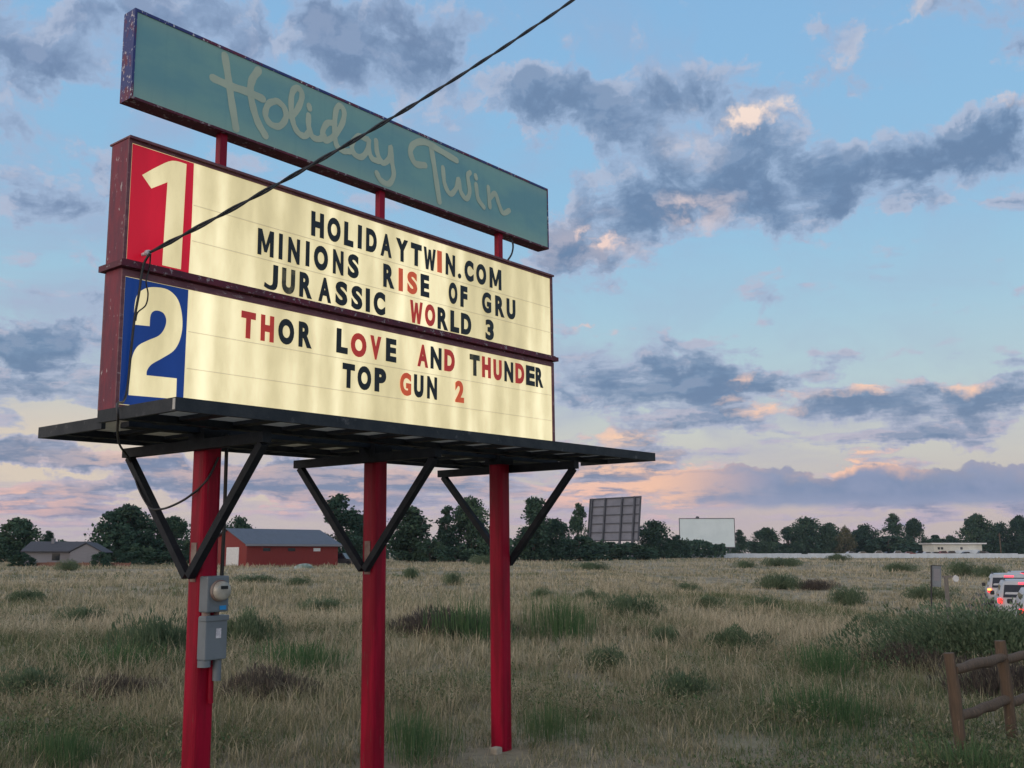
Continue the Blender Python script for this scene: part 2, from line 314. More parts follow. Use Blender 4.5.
# ------------------------------------------------------------------ mesh helpers
class MB:
    """collects shapes and links them as one mesh object"""
    def __init__(s): s.v = []; s.f = []; s.mi = []; s.smooth = []
    def add(s, vs, fs, mi=0, sm=False):
        o = len(s.v); s.v += [tuple(v) for v in vs]
        s.f += [tuple(i + o for i in f) for f in fs]; s.mi += [mi] * len(fs); s.smooth += [sm] * len(fs)
    def box(s, x0, x1, y0, y1, z0, z1, mi=0, bev=0.0):
        if bev > 0:
            bm = bmesh.new(); bmesh.ops.create_cube(bm, size=1)
            for v in bm.verts: v.co = Vector(((x0+x1)/2 + v.co.x*(x1-x0), (y0+y1)/2 + v.co.y*(y1-y0), (z0+z1)/2 + v.co.z*(z1-z0)))
            bmesh.ops.bevel(bm, geom=list(bm.edges), offset=bev, segments=2, affect='EDGES', profile=.6)
            s.bm(bm, mi); return
        s.add([(x0,y0,z0),(x1,y0,z0),(x1,y1,z0),(x0,y1,z0),(x0,y0,z1),(x1,y0,z1),(x1,y1,z1),(x0,y1,z1)],
              [(0,3,2,1),(4,5,6,7),(0,1,5,4),(1,2,6,5),(2,3,7,6),(3,0,4,7)], mi)
    def bm(s, bm, mi=0, sm=False):
        bm.verts.ensure_lookup_table()
        for i, v in enumerate(bm.verts): v.index = i
        s.add([v.co[:] for v in bm.verts], [[v.index for v in f.verts] for f in bm.faces], mi, sm); bm.free()
    def bar(s, a, b, wd, ht, up=(0,0,1), mi=0):
        a, b = Vector(a), Vector(b); d = (b - a).normalized(); up = Vector(up)
        sd = d.cross(up)
        if sd.length < 1e-4: sd = d.cross(Vector((1,0,0)))
        sd.normalize(); u = sd.cross(d).normalized()
        q = [(-1,-1),(1,-1),(1,1),(-1,1)]
        s.add([p + sd*(wd/2*i) + u*(ht/2*j) for p in (a, b) for i, j in q], [(3,2,1,0),(4,5,6,7),(0,1,5,4),(1,2,6,5),(2,3,7,6),(3,0,4,7)], mi)
    def tube(s, pts, r, n=6, mi=0, cap=True, sm=True):
        pts = [Vector(p) for p in pts]; rs = r if isinstance(r, (list, tuple)) else [r] * len(pts)
        vs = []; prev = None
        for i, p in enumerate(pts):
            d = (pts[min(i+1, len(pts)-1)] - pts[max(i-1, 0)]).normalized()
            if prev is None:
                a = d.cross(Vector((0,0,1)))
                if a.length < 1e-3: a = d.cross(Vector((1,0,0)))
            else: a = prev - d * prev.dot(d)
            a.normalize(); prev = a; b = d.cross(a)
            for k in range(n):
                t = 2*math.pi*k/n; vs.append(p + (a*math.cos(t) + b*math.sin(t)) * rs[i])
        fs = []
        for i in range(len(pts)-1):
            for k in range(n):
                k2 = (k+1) % n; fs.append((i*n+k, i*n+k2, (i+1)*n+k2, (i+1)*n+k))
        s.add(vs, fs, mi, sm)
        if cap: 
            s.add(vs[:n], [tuple(range(n))][::1], mi); s.add(vs[-n:], [tuple(range(n))[::-1]], mi)
    def prism(s, poly, a0, a1, axis='y', mi=0):
        """polygon in the other two axes, extruded along axis from a0 to a1"""
        f = {'y': lambda p, a: (p[0], a, p[1]), 'x': lambda p, a: (a, p[0], p[1]), 'z': lambda p, a: (p[0], p[1], a)}[axis]
        n = len(poly)
        s.add([f(p, a0) for p in poly] + [f(p, a1) for p in poly], [tuple(range(n)), tuple(range(2*n-1, n-1, -1))] + [(i+n, (i+1)%n+n, (i+1)%n, i) for i in range(n)], mi)
    def disc(s, c, nrm, r, n=20, mi=0, r2=None, depth=0.0):
        nrm = Vector(nrm).normalized(); c = Vector(c)
        s.tube([c, c + nrm * depth], [r, r2 if r2 is not None else r], n, mi)
    def build(s, name, mats, parent=None, recalc=True, auto=False):
        me = bpy.data.meshes.new(name); me.from_pydata(s.v, [], s.f)
        for m in (mats if isinstance(mats, (list, tuple)) else [mats]): me.materials.append(m)
        me.polygons.foreach_set('material_index', s.mi); me.polygons.foreach_set('use_smooth', s.smooth)
        if recalc:
            bm = bmesh.new(); bm.from_mesh(me); bmesh.ops.recalc_face_normals(bm, faces=bm.faces); bm.to_mesh(me); bm.free()
        me.update()
        o = bpy.data.objects.new(name, me); col.objects.link(o)
        if parent: o.parent = parent
        return o

def tag(o, label=None, cat=None, group=None, kind=None):
    if label: o['label'] = label
    if cat: o['category'] = cat
    if group: o['group'] = group
    if kind: o['kind'] = kind
    return o
def empty(name, loc=(0,0,0), rz=0.0):
    o = bpy.data.objects.new(name, None); col.objects.link(o); o.location = loc; o.rotation_euler = (0,0,rz); o.empty_display_size = .3
    return o
def kids(o): return [c for c in bpy.data.objects if c.parent == o]
def copy_tree(o, parent=None):
    c = o.copy(); col.objects.link(c)
    if parent: c.parent = parent
    for ch in list(o.children): copy_tree(ch, c)
    return c
def mesh_np(name, verts, quads, tris, mat, parent=None, tint=None, smooth=False):
    """big mesh from numpy arrays; tint = one value per vertex"""
    me = bpy.data.meshes.new(name)
    nv, nq, nt = len(verts), len(quads), len(tris)
    me.vertices.add(nv); me.vertices.foreach_set('co', np.asarray(verts, np.float32).ravel())
    me.loops.add(nq*4 + nt*3)
    me.loops.foreach_set('vertex_index', np.concatenate([np.asarray(quads, np.int32).ravel(), np.asarray(tris, np.int32).ravel()]) if nt else np.asarray(quads, np.int32).ravel())
    me.polygons.add(nq + nt)
    me.polygons.foreach_set('loop_start', np.concatenate([np.arange(nq)*4, nq*4 + np.arange(nt)*3]).astype(np.int32))
    me.polygons.foreach_set('loop_total', np.concatenate([np.full(nq, 4), np.full(nt, 3)]).astype(np.int32))
    me.update(calc_edges=True); me.materials.append(mat)
    if tint is not None:
        a = me.attributes.new('tint', 'FLOAT', 'POINT'); a.data.foreach_set('value', np.asarray(tint, np.float32))
    o = bpy.data.objects.new(name, me); col.objects.link(o)
    if parent: o.parent = parent
    return o
def spline(pts, n=8):
    """Catmull-Rom through pts"""
    P = [Vector(p) for p in pts]; P = [P[0]*2 - P[1]] + P + [P[-1]*2 - P[-2]]
    out = []
    for i in range(1, len(P)-2):
        for k in range(n):
            t = k / n; a, b, c, d = P[i-1], P[i], P[i+1], P[i+2]
            out.append(.5*((2*b) + (c-a)*t + (2*a-5*b+4*c-d)*t*t + (3*b-a-3*c+d)*t**3))
    out.append(P[-2]); return out

# ------------------------------------------------------------------ terrain
def sstep(x, a, b):
    t = min(1, max(0, (x-a)/(b-a))); return t*t*(3-2*t)
def gz(x, y):
    z = -0.95 * sstep(x, 6.5, 17) * sstep(y, 13, 36) * (1 - sstep(y, 90, 220))
    d = math.hypot(x, y)
    k = min(1, max(0, (d - 12) / 15))
    z += k * (0.10*math.sin(x*.31 + 1.3)*math.cos(y*.23) + 0.07*math.sin(x*.11 - y*.17) + 0.05*math.sin(x*.73+y*.51))
    return z

# ------------------------------------------------------------------ measured outlines of the sign's lettering
ROWS = [
   [('H', -2.458, -2.319), ('O', -2.291, -2.142), ('L', -2.112, -2.001), ('I', -1.961, -1.908), ('D', -1.868, -1.737), ('A', -1.7, -1.56), ('Y', -1.517, -1.36), ('T', -1.334, -1.189), ('W', -1.171, -1.006), ('I*', -0.994, -0.924), ('N', -0.881, -0.744), ('.', -0.713, -0.659), ('C', -0.621, -0.483), ('O', -0.453, -0.298), ('M', -0.256, -0.069)] ,
   [('M', -2.966, -2.809), ('I', -2.77, -2.725), ('N', -2.68, -2.557), ('I', -2.507, -2.46), ('O', -2.424, -2.27), ('N', -2.226, -2.105), ('S', -2.066, -1.937), ('R', -1.665, -1.525), ('I*', -1.482, -1.422), ('S*', -1.375, -1.243), ('E', -1.209, -1.09), ('O', -0.84, -0.713), ('F', -0.679, -0.573), ('G', -0.37, -0.227), ('R', -0.174, -0.026), ('U', 0.001, 0.147)] ,
   [('J', -2.897, -2.761), ('U', -2.732, -2.597), ('R', -2.562, -2.426), ('A', -2.371, -2.23), ('S', -2.193, -2.057), ('S', -2.022, -1.892), ('I', -1.863, -1.807), ('C', -1.773, -1.631), ('W*', -1.34, -1.174), ('O*', -1.152, -1.011), ('R', -0.988, -0.84), ('L', -0.817, -0.689), ('D', -0.672, -0.519), ('3', -0.321, -0.19)] ,
   [('T*', -3.091, -2.954), ('H*', -2.915, -2.785), ('O', -2.753, -2.593), ('R', -2.558, -2.419), ('L', -2.174, -2.044), ('O*', -2.02, -1.84), ('V*', -1.806, -1.672), ('E', -1.625, -1.494), ('A*', -1.243, -1.1), ('N', -1.078, -0.927), ('D*', -0.899, -0.75), ('T', -0.551, -0.4), ('H*', -0.375, -0.239), ('U*', -0.208, -0.075), ('N', -0.043, 0.101), ('D*', 0.128, 0.276), ('E', 0.296, 0.448), ('R', 0.453, 0.586)] ,
   [('T', -2.105, -1.964), ('O', -1.942, -1.782), ('P', -1.752, -1.611), ('G*', -1.455, -1.312), ('U', -1.286, -1.159), ('N', -1.121, -0.986), ('2*', -0.753, -0.625)] ,
]
ONE = [(-3.927, 4.434), (-3.814, 4.529), (-3.703, 4.605), (-3.589, 4.614), (-3.594, 4.208), (-3.598, 3.81), (-3.744, 3.808), (-3.739, 4.129), (-3.733, 4.437), (-3.853, 4.357)]
TWO = [(-3.933, 3.38), (-3.934, 3.506), (-3.919, 3.585), (-3.87, 3.638), (-3.798, 3.665), (-3.695, 3.668), (-3.621, 3.624), (-3.582, 3.543), (-3.567, 3.432), (-3.583, 3.325), (-3.627, 3.245), (-3.708, 3.183), (-3.788, 3.128), (-3.819, 3.083), (-3.822, 3.049), (-3.593, 3.055), (-3.592, 2.91), (-3.945, 2.893), (-3.941, 3.071), (-3.929, 3.172), (-3.893, 3.241), (-3.824, 3.288), (-3.744, 3.334), (-3.704, 3.392), (-3.694, 3.454), (-3.721, 3.498), (-3.777, 3.504), (-3.812, 3.469), (-3.816, 3.388)]
SCRIPT = [
   [(-3.277, 5.584), (-3.238, 5.405), (-3.205, 5.244), (-3.157, 5.038)] ,
   [(-2.967, 5.585), (-3.024, 5.485), (-3.038, 5.383), (-3.01, 5.265), (-2.96, 5.154), (-2.887, 5.069)] ,
   [(-3.374, 5.366), (-3.219, 5.36), (-3.059, 5.368), (-2.922, 5.361)] ,
   [(-2.791, 5.391), (-2.865, 5.34), (-2.893, 5.241), (-2.841, 5.181), (-2.756, 5.19), (-2.697, 5.275), (-2.714, 5.36), (-2.778, 5.392)] ,
   [(-2.708, 5.354), (-2.673, 5.308), (-2.606, 5.353), (-2.55, 5.468), (-2.543, 5.55), (-2.593, 5.574), (-2.639, 5.512), (-2.646, 5.376), (-2.617, 5.253), (-2.566, 5.195), (-2.502, 5.19), (-2.459, 5.238)] ,
   [(-2.467, 5.379), (-2.464, 5.287), (-2.426, 5.212), (-2.356, 5.21), (-2.299, 5.256)] ,
   [(-2.465, 5.464), (-2.459, 5.441)] ,
   [(-2.187, 5.405), (-2.271, 5.377), (-2.317, 5.284), (-2.288, 5.222), (-2.195, 5.29), (-2.112, 5.421), (-2.089, 5.534), (-2.133, 5.58), (-2.179, 5.521), (-2.192, 5.36), (-2.168, 5.221), (-2.096, 5.191), (-2.02, 5.206)] ,
   [(-1.834, 5.38), (-1.924, 5.374), (-1.996, 5.284), (-1.972, 5.204), (-1.887, 5.198), (-1.816, 5.287), (-1.804, 5.389), (-1.803, 5.292), (-1.763, 5.223), (-1.686, 5.22)] ,
   [(-1.719, 5.399), (-1.701, 5.287), (-1.635, 5.221), (-1.56, 5.285), (-1.542, 5.4), (-1.526, 5.268), (-1.503, 5.147), (-1.562, 5.049), (-1.656, 5.053), (-1.708, 5.106)] ,
   [(-1.104, 5.357), (-1.232, 5.337), (-1.296, 5.428), (-1.246, 5.521), (-1.112, 5.581), (-0.914, 5.564), (-0.675, 5.534)] ,
   [(-1.031, 5.583), (-0.98, 5.37), (-0.913, 5.059)] ,
   [(-0.864, 5.404), (-0.84, 5.254), (-0.762, 5.174), (-0.676, 5.259), (-0.648, 5.357), (-0.613, 5.237), (-0.536, 5.187), (-0.486, 5.272), (-0.513, 5.421), (-0.481, 5.468)] ,
   [(-0.391, 5.373), (-0.363, 5.238), (-0.276, 5.169)] ,
   [(-0.398, 5.462), (-0.391, 5.439)] ,
   [(-0.207, 5.395), (-0.186, 5.197)] ,
   [(-0.185, 5.286), (-0.101, 5.36), (-0.045, 5.265), (0.019, 5.187), (0.117, 5.238)] ,
]

# ------------------------------------------------------------------ the roadside sign
X0, Y0, PSI, PHI = -0.0982, 9.6237, 0.6851, -0.0164
Uv = Vector((math.sin(PSI), math.cos(PSI), 0)); Nv = Vector((math.cos(PSI), -math.sin(PSI), 0)); Zv = Vector((0,0,1))
Xa = Uv*math.cos(PHI) - Zv*math.sin(PHI); Za = Uv*math.sin(PHI) + Zv*math.cos(PHI); Ya = -Nv
SM = Matrix(((Xa.x,Ya.x,Za.x,X0),(Xa.y,Ya.y,Za.y,Y0),(Xa.z,Ya.z,Za.z,0),(0,0,0,1)))
def sw(u, n, ww): return SM @ Vector((u, -n, ww))     # sign coordinates: along, out of the face, up
sign = empty('roadside_sign'); sign.matrix_world = SM
tag(sign, 'tall red-posted roadside marquee with a teal name board above two glowing cream letter panels', 'sign')

HB, HT = .1137, .0675
BU0, BU1, BW0, BWR, BW1 = -4.037, .766, 2.803, 3.757, 4.669
PU = (-3.256, -1.624, 0.0)
def ub(m, u0, u1, n0, n1, w0, w1, mi=0, bev=0): m.box(u0, u1, -n1, -n0, w0, w1, mi, bev)

# posts
for k, u in enumerate(PU):
    m = MB(); a = .078; r = .034; poly = []
    for cx, cy, t0 in ((a-r, a-r, 0), (-a+r, a-r, 90), (-a+r, -a+r, 180), (a-r, -a+r, 270)):
        for j in range(4): t = R(t0 + 30*j); poly.append((u + cx + r*math.cos(t), cy + r*math.sin(t)))
    m.prism(poly, -.35, 2.70, 'z'); p = m.build('post', M['red_post'], sign)
    s = -1 if k < 2 else 1
    g = MB(); ub(g, *sorted((u + s*.0782, u + s*.085)), -.030, .035, 1.66, 1.93); g.build('gusset_plate', M['bare_steel'], p)
    m = MB(); ub(m, u-.098, u+.098, -.098, .098, 2.648, 2.795); m.build('post_collar', M['black_steel'], p)
    # the short posts that carry the name board
    m = MB(); ub(m, u - .03 + .02, u + .03 + .02, -.03, .03, BW1, 4.985); ub(m, u-.05+.02, u+.05+.02, -.05, .05, BW1+.001, BW1+.014)
    m.build('connector_post', M['red_post'], sign)
m = MB(); ub(m, -.20, -.115, .03, .11, -.10, .06, 0, .012); f = m.build('footing', M['concrete'], sign)

# name board ---------------------------------------------------------
TU0, TU1, TW0, TW1 = -4.019, .776, 4.978, 5.650
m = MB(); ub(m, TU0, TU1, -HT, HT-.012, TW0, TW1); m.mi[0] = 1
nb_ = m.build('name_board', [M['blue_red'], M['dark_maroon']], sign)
for sgn in (1, -1):
    m = MB(); y0, y1 = (HT-.012, HT-.006) if sgn > 0 else (-HT-.006, -HT)
    ub(m, TU0+.018, TU1-.012, y0, y1, TW0+.018, TW1-.022); m.build('name_panel', M['teal'], nb_)
    m = MB(); e0, e1 = (HT-.012, HT) if sgn > 0 else (-HT-.012, -HT)
    ub(m, TU0, TU1, e0, e1, TW1-.022, TW1); ub(m, TU0, TU1, e0, e1, TW0, TW0+.018)
    ub(m, TU0, TU0+.018, e0, e1, TW0+.018, TW1-.022); ub(m, TU1-.012, TU1, e0, e1, TW0+.018, TW1-.022)
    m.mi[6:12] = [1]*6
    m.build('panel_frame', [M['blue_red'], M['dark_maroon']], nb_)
m = MB(); rnd = random.Random(3)
for si, pts in enumerate(SCRIPT):
    tall = si in (0, 1, 2, 10, 11)
    hw = .032 if tall else .027
    P = spline([(a, 0, b) for a, b in pts], 7)
    n0 = HT - .006 + .0006 + si*.00010
    vs = []; N = len(P)
    for i, p in enumerate(P):
        d = (P[min(i+1, N-1)] - P[max(i-1, 0)]).normalized(); sd = Vector((-d.z, 0, d.x))
        h_ = hw * (1 + .06*math.sin(i*.9 + si))
        nn = n0 + .0016 * i / N
        vs += [(p.x + sd.x*h_, -nn, p.z + sd.z*h_), (p.x - sd.x*h_, -nn, p.z - sd.z*h_)]
    fs = [(2*i, 2*i+1, 2*i+3, 2*i+2) for i in range(N-1)]
    m.add(vs, fs)
    for p, q, nn in ((P[0], P[1], n0 - .00005), (P[-1], P[-2], n0 + .0017)):       # round ends
        d = (p - q).normalized(); t0 = math.atan2(d.z, d.x)
        m.add([(p.x, -nn, p.z)] + [(p.x + hw*.97*math.cos(t0 + R(-90 + 22.5*j)), -nn, p.z + hw*.97*math.sin(t0 + R(-90 + 22.5*j))) for j in range(9)], [(0, j+1, j+2) for j in range(8)])
m.build('script_lettering', M['script'], nb_, recalc=False)

# marquee cabinets ----------------------------------------------------
glyphs = {}
OUTL = {'M': [(0,0),(0,1),(.25,1),(.5,.40),(.75,1),(1,1),(1,0),(.77,0),(.77,.60),(.58,.14),(.42,.14),(.23,.60),(.23,0)],
        'W': [(0,1),(.20,1),(.31,.36),(.41,.93),(.59,.93),(.69,.36),(.80,1),(1,1),(.81,0),(.61,0),(.5,.56),(.39,0),(.19,0)],
        'J': [(.64,1),(1,1),(1,.34),(.97,.19),(.88,.07),(.72,.01),(.5,0),(.25,.02),(.0,.08),(.04,.25),(.25,.19),(.42,.165),(.55,.19),(.62,.25),(.64,.36)]}
OUTL['.'] = [(.5+.5*math.cos(R(-24*k)), .5+.5*math.sin(R(-24*k))) for k in range(15)]
def glyph(ch):
    if ch in glyphs: return glyphs[ch]
    if ch in OUTL:
        m = MB(); m.prism(OUTL[ch], 0, 1, 'z'); glyphs[ch] = (m.v, m.f); return glyphs[ch]
    c = bpy.data.curves.new('glyph', 'FONT'); c.body = ch; c.size = 1; c.offset = {'A':.044,'S':.048,'R':.048,'G':.048,'N':.05,'E':.052,'3':.048,'2':.048,'.':.0}.get(ch, .060); c.extrude = .1; c.resolution_u = 5
    o = bpy.data.objects.new('glyph', c); col.objects.link(o)
    dg = bpy.context.evaluated_depsgraph_get(); me = bpy.data.meshes.new_from_object(o.evaluated_get(dg))
    v = [list(x.co) for x in me.vertices]; f = [tuple(p.vertices) for p in me.polygons]
    lo = [min(q[i] for q in v) for i in range(3)]; hi = [max(q[i] for q in v) for i in range(3)]
    v = [[(q[i]-lo[i])/(hi[i]-lo[i]) for i in range(3)] for q in v]
    bpy.data.objects.remove(o); bpy.data.curves.remove(c); bpy.data.meshes.remove(me)
    glyphs[ch] = (v, f); return v, f
def poly_with_hole(outer, hole, n):
    bm = bmesh.new(); ed = []
    for loop in (outer, hole):
        vs = [bm.verts.new((u, -n, ww)) for u, ww in loop]
        ed += [bm.edges.new((vs[i], vs[(i+1) % len(vs)])) for i in range(len(vs))]
    bmesh.ops.triangle_fill(bm, edges=ed, use_beauty=True, normal=(0,-1,0))
    return bm
def smooth_loop(pts, corners, n=5):
    """closed outline, rounded except at the corner indices"""
    out = []; L = len(pts)
    for i in range(L):
        a, b, c, d = (Vector((*pts[(i+k-1) % L], 0)) for k in range(4))
        if i in corners: a = b
        if (i+1) % L in corners: d = c
        for k in range(n):
            t = k/n; q = .5*((2*b)+(c-a)*t+(2*a-5*b+4*c-d)*t*t+(3*b-a-3*c+d)*t**3); out.append((q.x, q.y))
    return out
ONE_S = [(u, max(ww, 3.832)) for u, ww in ONE]
ONE_S = smooth_loop(ONE_S, {0, 3, 5, 6, 8, 9}, 4)
TWO_S = smooth_loop([(u, max(ww, 2.90)) for u, ww in TWO], {0, 14, 15, 16, 17, 28}, 4)
ROWW = [(4.357, 4.562, 0), (4.087, 4.292, .0015), (3.834, 4.036, -.002), (3.427, 3.629, .0095), (3.163, 3.365, .011)]
cab = []
for lower in (0, 1):
    w0, w1 = (BWR, BW1) if not lower else (BW0, BWR)
    fw0, fw1 = (3.808, 4.640) if not lower else (2.832, 3.700)
    m = MB(); ub(m, BU0, BU1, -.100, .100, w0, w1)
    c = m.build('marquee_cabinet', M['maroon'], sign); cab.append(c)
    for sgn in (1, -1):
        a0, a1 = (.1002, .1040) if sgn > 0 else (-.1040, -.1002)
        r0, r1 = (.1002, HB) if sgn > 0 else (-HB, -.1002)
        k0, k1 = (.1042, .1075) if sgn > 0 else (-.1075, -.1042)
        m = MB(); ub(m, BU0+.024, BU1-.022, a0, a1, fw0, fw1); m.build('lit_panel', M['lit_cream'], c)
        m = MB()
        ub(m, BU0, BU1, r0, r1, fw1+.001, w1 if not lower else w1-.012); 
        ub(m, BU0, BU1, r0, r1, w0, fw0-.001)
        ub(m, BU0, BU0+.023, r0, r1, fw0-.001, fw1+.001); ub(m, BU1-.036, BU1, r0, r1, fw0-.001, fw1+.001)
        m.build('retainer_frame', M['maroon_trim'], c)
        for tw in ((4.325, 4.060) if not lower else (3.398, 3.135, 2.875)):
            m = MB(); ub(m, -3.52, BU1-.025, k0, k1, tw-.0035, tw+.0035); m.build('letter_track', M['track'], c)
    # painted number at the panel's left end
    nn = .1056
    if not lower:
        bm = poly_with_hole([(-4.008, 3.811), (-3.536, 3.811), (-3.528, 4.20), (-3.530, 4.636), (-4.008, 4.636)], ONE_S, nn)
        m = MB(); m.bm(bm); m.build('number_panel', M['lit_red'], c)['label'] = 'red painted end panel with a large cream 1'
    else:
        bm = poly_with_hole([(-4.009, 2.836), (-3.536, 2.836), (-3.534, 3.3), (-3.532, 3.697), (-4.009, 3.697)], TWO_S, nn)
        m = MB(); m.bm(bm); m.build('number_panel', M['lit_blue'], c)['label'] = 'blue painted end panel with a large cream 2'
rnd = random.Random(8)
for ri, row in enumerate(ROWS):
    par = cab[0] if ri < 3 else cab[1]
    b0, b1, sl_ = ROWW[ri]; u_first = row[0][1]
    for li, (ch, ua, ub_) in enumerate(row):
        red = ch.endswith('*'); ch = ch[0]
        v, f = glyph(ch)
        ua, ub2 = ua + .005, ub_ - .005
        z0 = b0 + sl_*(ua - u_first) + rnd.uniform(-.004, .004); z1 = z0 + (b1 - b0)
        if ch == '.': z1 = z0 + .048
        tl = rnd.uniform(-.012, .012); zc = (z0+z1)/2; uc = (ua+ub2)/2
        vs = []
        for q in v:
            x = ua + q[0]*(ub2-ua); z = z0 + q[1]*(z1-z0)
            vs.append((x - tl*(z-zc), -(.1085 + .004*q[2]), z + tl*(x-uc)))
        m = MB(); m.add(vs, f)
        mt = M['letter_black'] if not red else (M['letter_orange'] if ri in (0, 1, 4) else M['letter_red'])
        if (ri, li) in ((2, 1), (3, 11)): mt = M['letter_worn']
        o = m.build('letter', mt, par)
        if red: o['label'] = ('orange red' if ri in (0, 1, 4) else 'red') + (' numeral ' if ch.isdigit() else ' letter ') + ch
m = MB(); ub(m, BU0-.03, BU1+.035, -.150, .150, 3.7585, 3.800); ub(m, BU0-.01, BU1+.01, .1140, .132, 3.800, 3.812)
m.build('divider_rail', M['dark_maroon'], sign)
m = MB(); ub(m, BU0-.006, BU1+.004, HB+.0005, .135, BW1-.006, BW1+.012); ub(m, BU0-.006, BU1+.004, -.135, .1135, BW1+.0005, BW1+.012)
m.build('top_flashing', M['maroon_trim'], sign)

# catwalk under the panels ---------------------------------------------
for sgn in (1, -1):
    u0, u1 = (-4.17, 1.20) if sgn > 0 else (-3.99, .86)
    def nb2(m, ua, ub2, na, nb3, wa, wb, mi=0): ub(m, ua, ub2, *sorted((sgn*na, sgn*nb3)), wa, wb, mi)
    m = MB()
    nb2(m, u0, u1, 1.005, 1.035, 2.692, 2.772, 1)                      # outer edge
    for e in (u0, u1 - .03): nb2(m, e, e+.03, .14, 1.0045, 2.692, 2.772, 1)
    bn = .45 if sgn > 0 else .68
    nb2(m, u0+.031, u1-.031, bn-.03, bn+.03, 2.690, 2.738)             # hanging beam
    nb2(m, u0+.15, u1-.15, .125, .165, (2.725 if sgn > 0 else 2.708), 2.738)
    u = u0 + .42
    while u < u1 - .1:                                                 # joists
        nb2(m, u-.05, u+.05, .1655, bn-.0305, 2.712, 2.737); nb2(m, u-.05, u+.05, bn+.0305, 1.0045, 2.712, 2.737); u += .41
    cw = m.build('catwalk', [M['black_steel'], M['fascia']], sign)
    if sgn > 0:
        g = MB(); nb2(g, u0-.004, u0, 1.006, 1.030, 2.70, 2.765); g.build('end_cap', M['galv'], cw)
    g = MB(); n_ = .17
    while n_ < 1.0:
        nb2(g, u0+.032, u1-.032, n_-.002, n_+.002, 2.741, 2.768); n_ += .0335
    u = u0 + .06
    while u < u1 - .05:
        nb2(g, u-.003, u+.003, .168, 1.003, 2.7625, 2.7672); u += .10
    g.build('grating', M['galv'], cw)
# outrigger beams and V braces
for k, u in enumerate(PU):
    ue = u - .116 if k < 2 else u + .116
    m = MB(); ub(m, ue-.035, ue+.035, -.90, .84, 2.575, 2.645); m.build('outrigger_beam', M['black_steel'], sign)
    for sgn in (1, -1):
        m = MB(); m.bar((ue, -sgn*.018, 1.70), (ue + (.002*sgn), -sgn*(.80 if sgn > 0 else .84), 2.575), .055, .055, (1,0,0)); m.build('brace', M['black_steel'], sign)
m = MB(); ub(m, -3.9, .9, -.05, .05, 2.70, 2.735); m.build('spine_beam', M['black_steel'], sign)

# electricity meter and boxes on the first post
m = MB(); ub(m, -3.335, -3.160, .079, .180, 1.455, 1.70, 0, .012); mb_ = m.build('meter_box', M['gray_box'], sign)
m = MB(); m.disc((-3.240, -.180, 1.600), (0,-1,0), .075, 24, 0, .072, .022); m.build('meter_ring', M['bare_steel'], mb_)
m = MB(); m.tube([(-3.240, -.2025, 1.600), (-3.240, -.225, 1.600), (-3.240, -.236, 1.600), (-3.240, -.238, 1.600)], [.066, .064, .052, .02], 24); m.build('meter_glass', M['glass_dome'], mb_)
m = MB(); ub(m, -3.268, -3.212, .2385, .2405, 1.612, 1.634); m.build('meter_display', M['black'], mb_)
m = MB(); ub(m, -3.235, -3.185, .1805, .187, 1.470, 1.498); m.build('seal_tag', M['blue_tag'], mb_)
m = MB(); ub(m, -3.335, -3.160, .079, .175, 1.135, 1.425, 0, .010); ub(m, -3.342, -3.153, .10, .183, 1.395, 1.432, 0, .006)
bb = m.build('breaker_box', M['gray_box'], sign)
m = MB(); ub(m, -3.252, -3.212, .1755, .1775, 1.28, 1.345); m.build('sticker', M['white_tag'], bb)
m = MB(); m.tube([(-3.30, -.12, 1.425), (-3.30, -.12, 1.46)], .03, 10); m.tube([(-3.215, -.12, 1.425), (-3.215, -.12, 1.46)], .018, 10); m.build('nipple', M['bare_steel'], bb)
m = MB(); m.tube([(-3.20, -.125, 1.136), (-3.20, -.125, .99)], .030, 10); m.tube([(-3.305, -.125, 1.136), (-3.305, -.125, 1.09)], .045, 10); m.build('conduit', M['gray_box'], sign)
m = MB(); m.tube([(-3.225, -.095, 1.10), (-3.225, -.095, .88), (-3.222, -.095, .84)], .020, 8); m.build('conduit', M['red_post'], sign)
m = MB(); m.tube([(-3.166, -.095, 1.70), (-3.165, -.10, 2.1), (-3.166, -.098, 2.70)], .013, 8); m.build('conduit', M['black'], sign)
m = MB(); m.disc((-3.90, -.1145, 3.87), (0,-1,0), .012, 8, 0, .012, .06); m.tube([(-3.90,-.172,3.87), (-3.90,-.20,3.87)], [.022,.018], 10); m.build('insulator', M['white_tag'], sign)

# wires ------------------------------------------------------------------
A = sw(-3.90, .20, 3.868)
E1 = at(573, 0, 8.0); E1.z += 0.30 * 4 * (1/1.9) * (1 - 1/1.9); E2 = A + (E1 - A) * 1.9
def sag(t): return -0.30 * 4 * t * (1 - t)
N = 150; base = []
for i in range(N+1):
    t = i / N; p = A.lerp(E2, t); p.z += sag(t) + .0; base.append(p)
m = MB()
for ph, rr in ((0, .0085), (math.pi, .0095)):
    pts = []
    for i, p in enumerate(base):
        a = ph + i*.62 ; amp = .006 if i > 2 else .002*i
        d = (base[min(i+1, N)] - base[max(i-1, 0)]).normalized(); s1 = d.cross(Zv).normalized(); s2 = s1.cross(d)
        pts.append(p + s1*math.cos(a)*amp + s2*math.sin(a)*amp*(1.5 if i < 45 else 1))
    m.tube(pts, rr, 6)
tag(m.build('overhead_cable', M['wire']), 'twisted black service cable sweeping down across the sky to the marquee', 'cable')
m = MB()
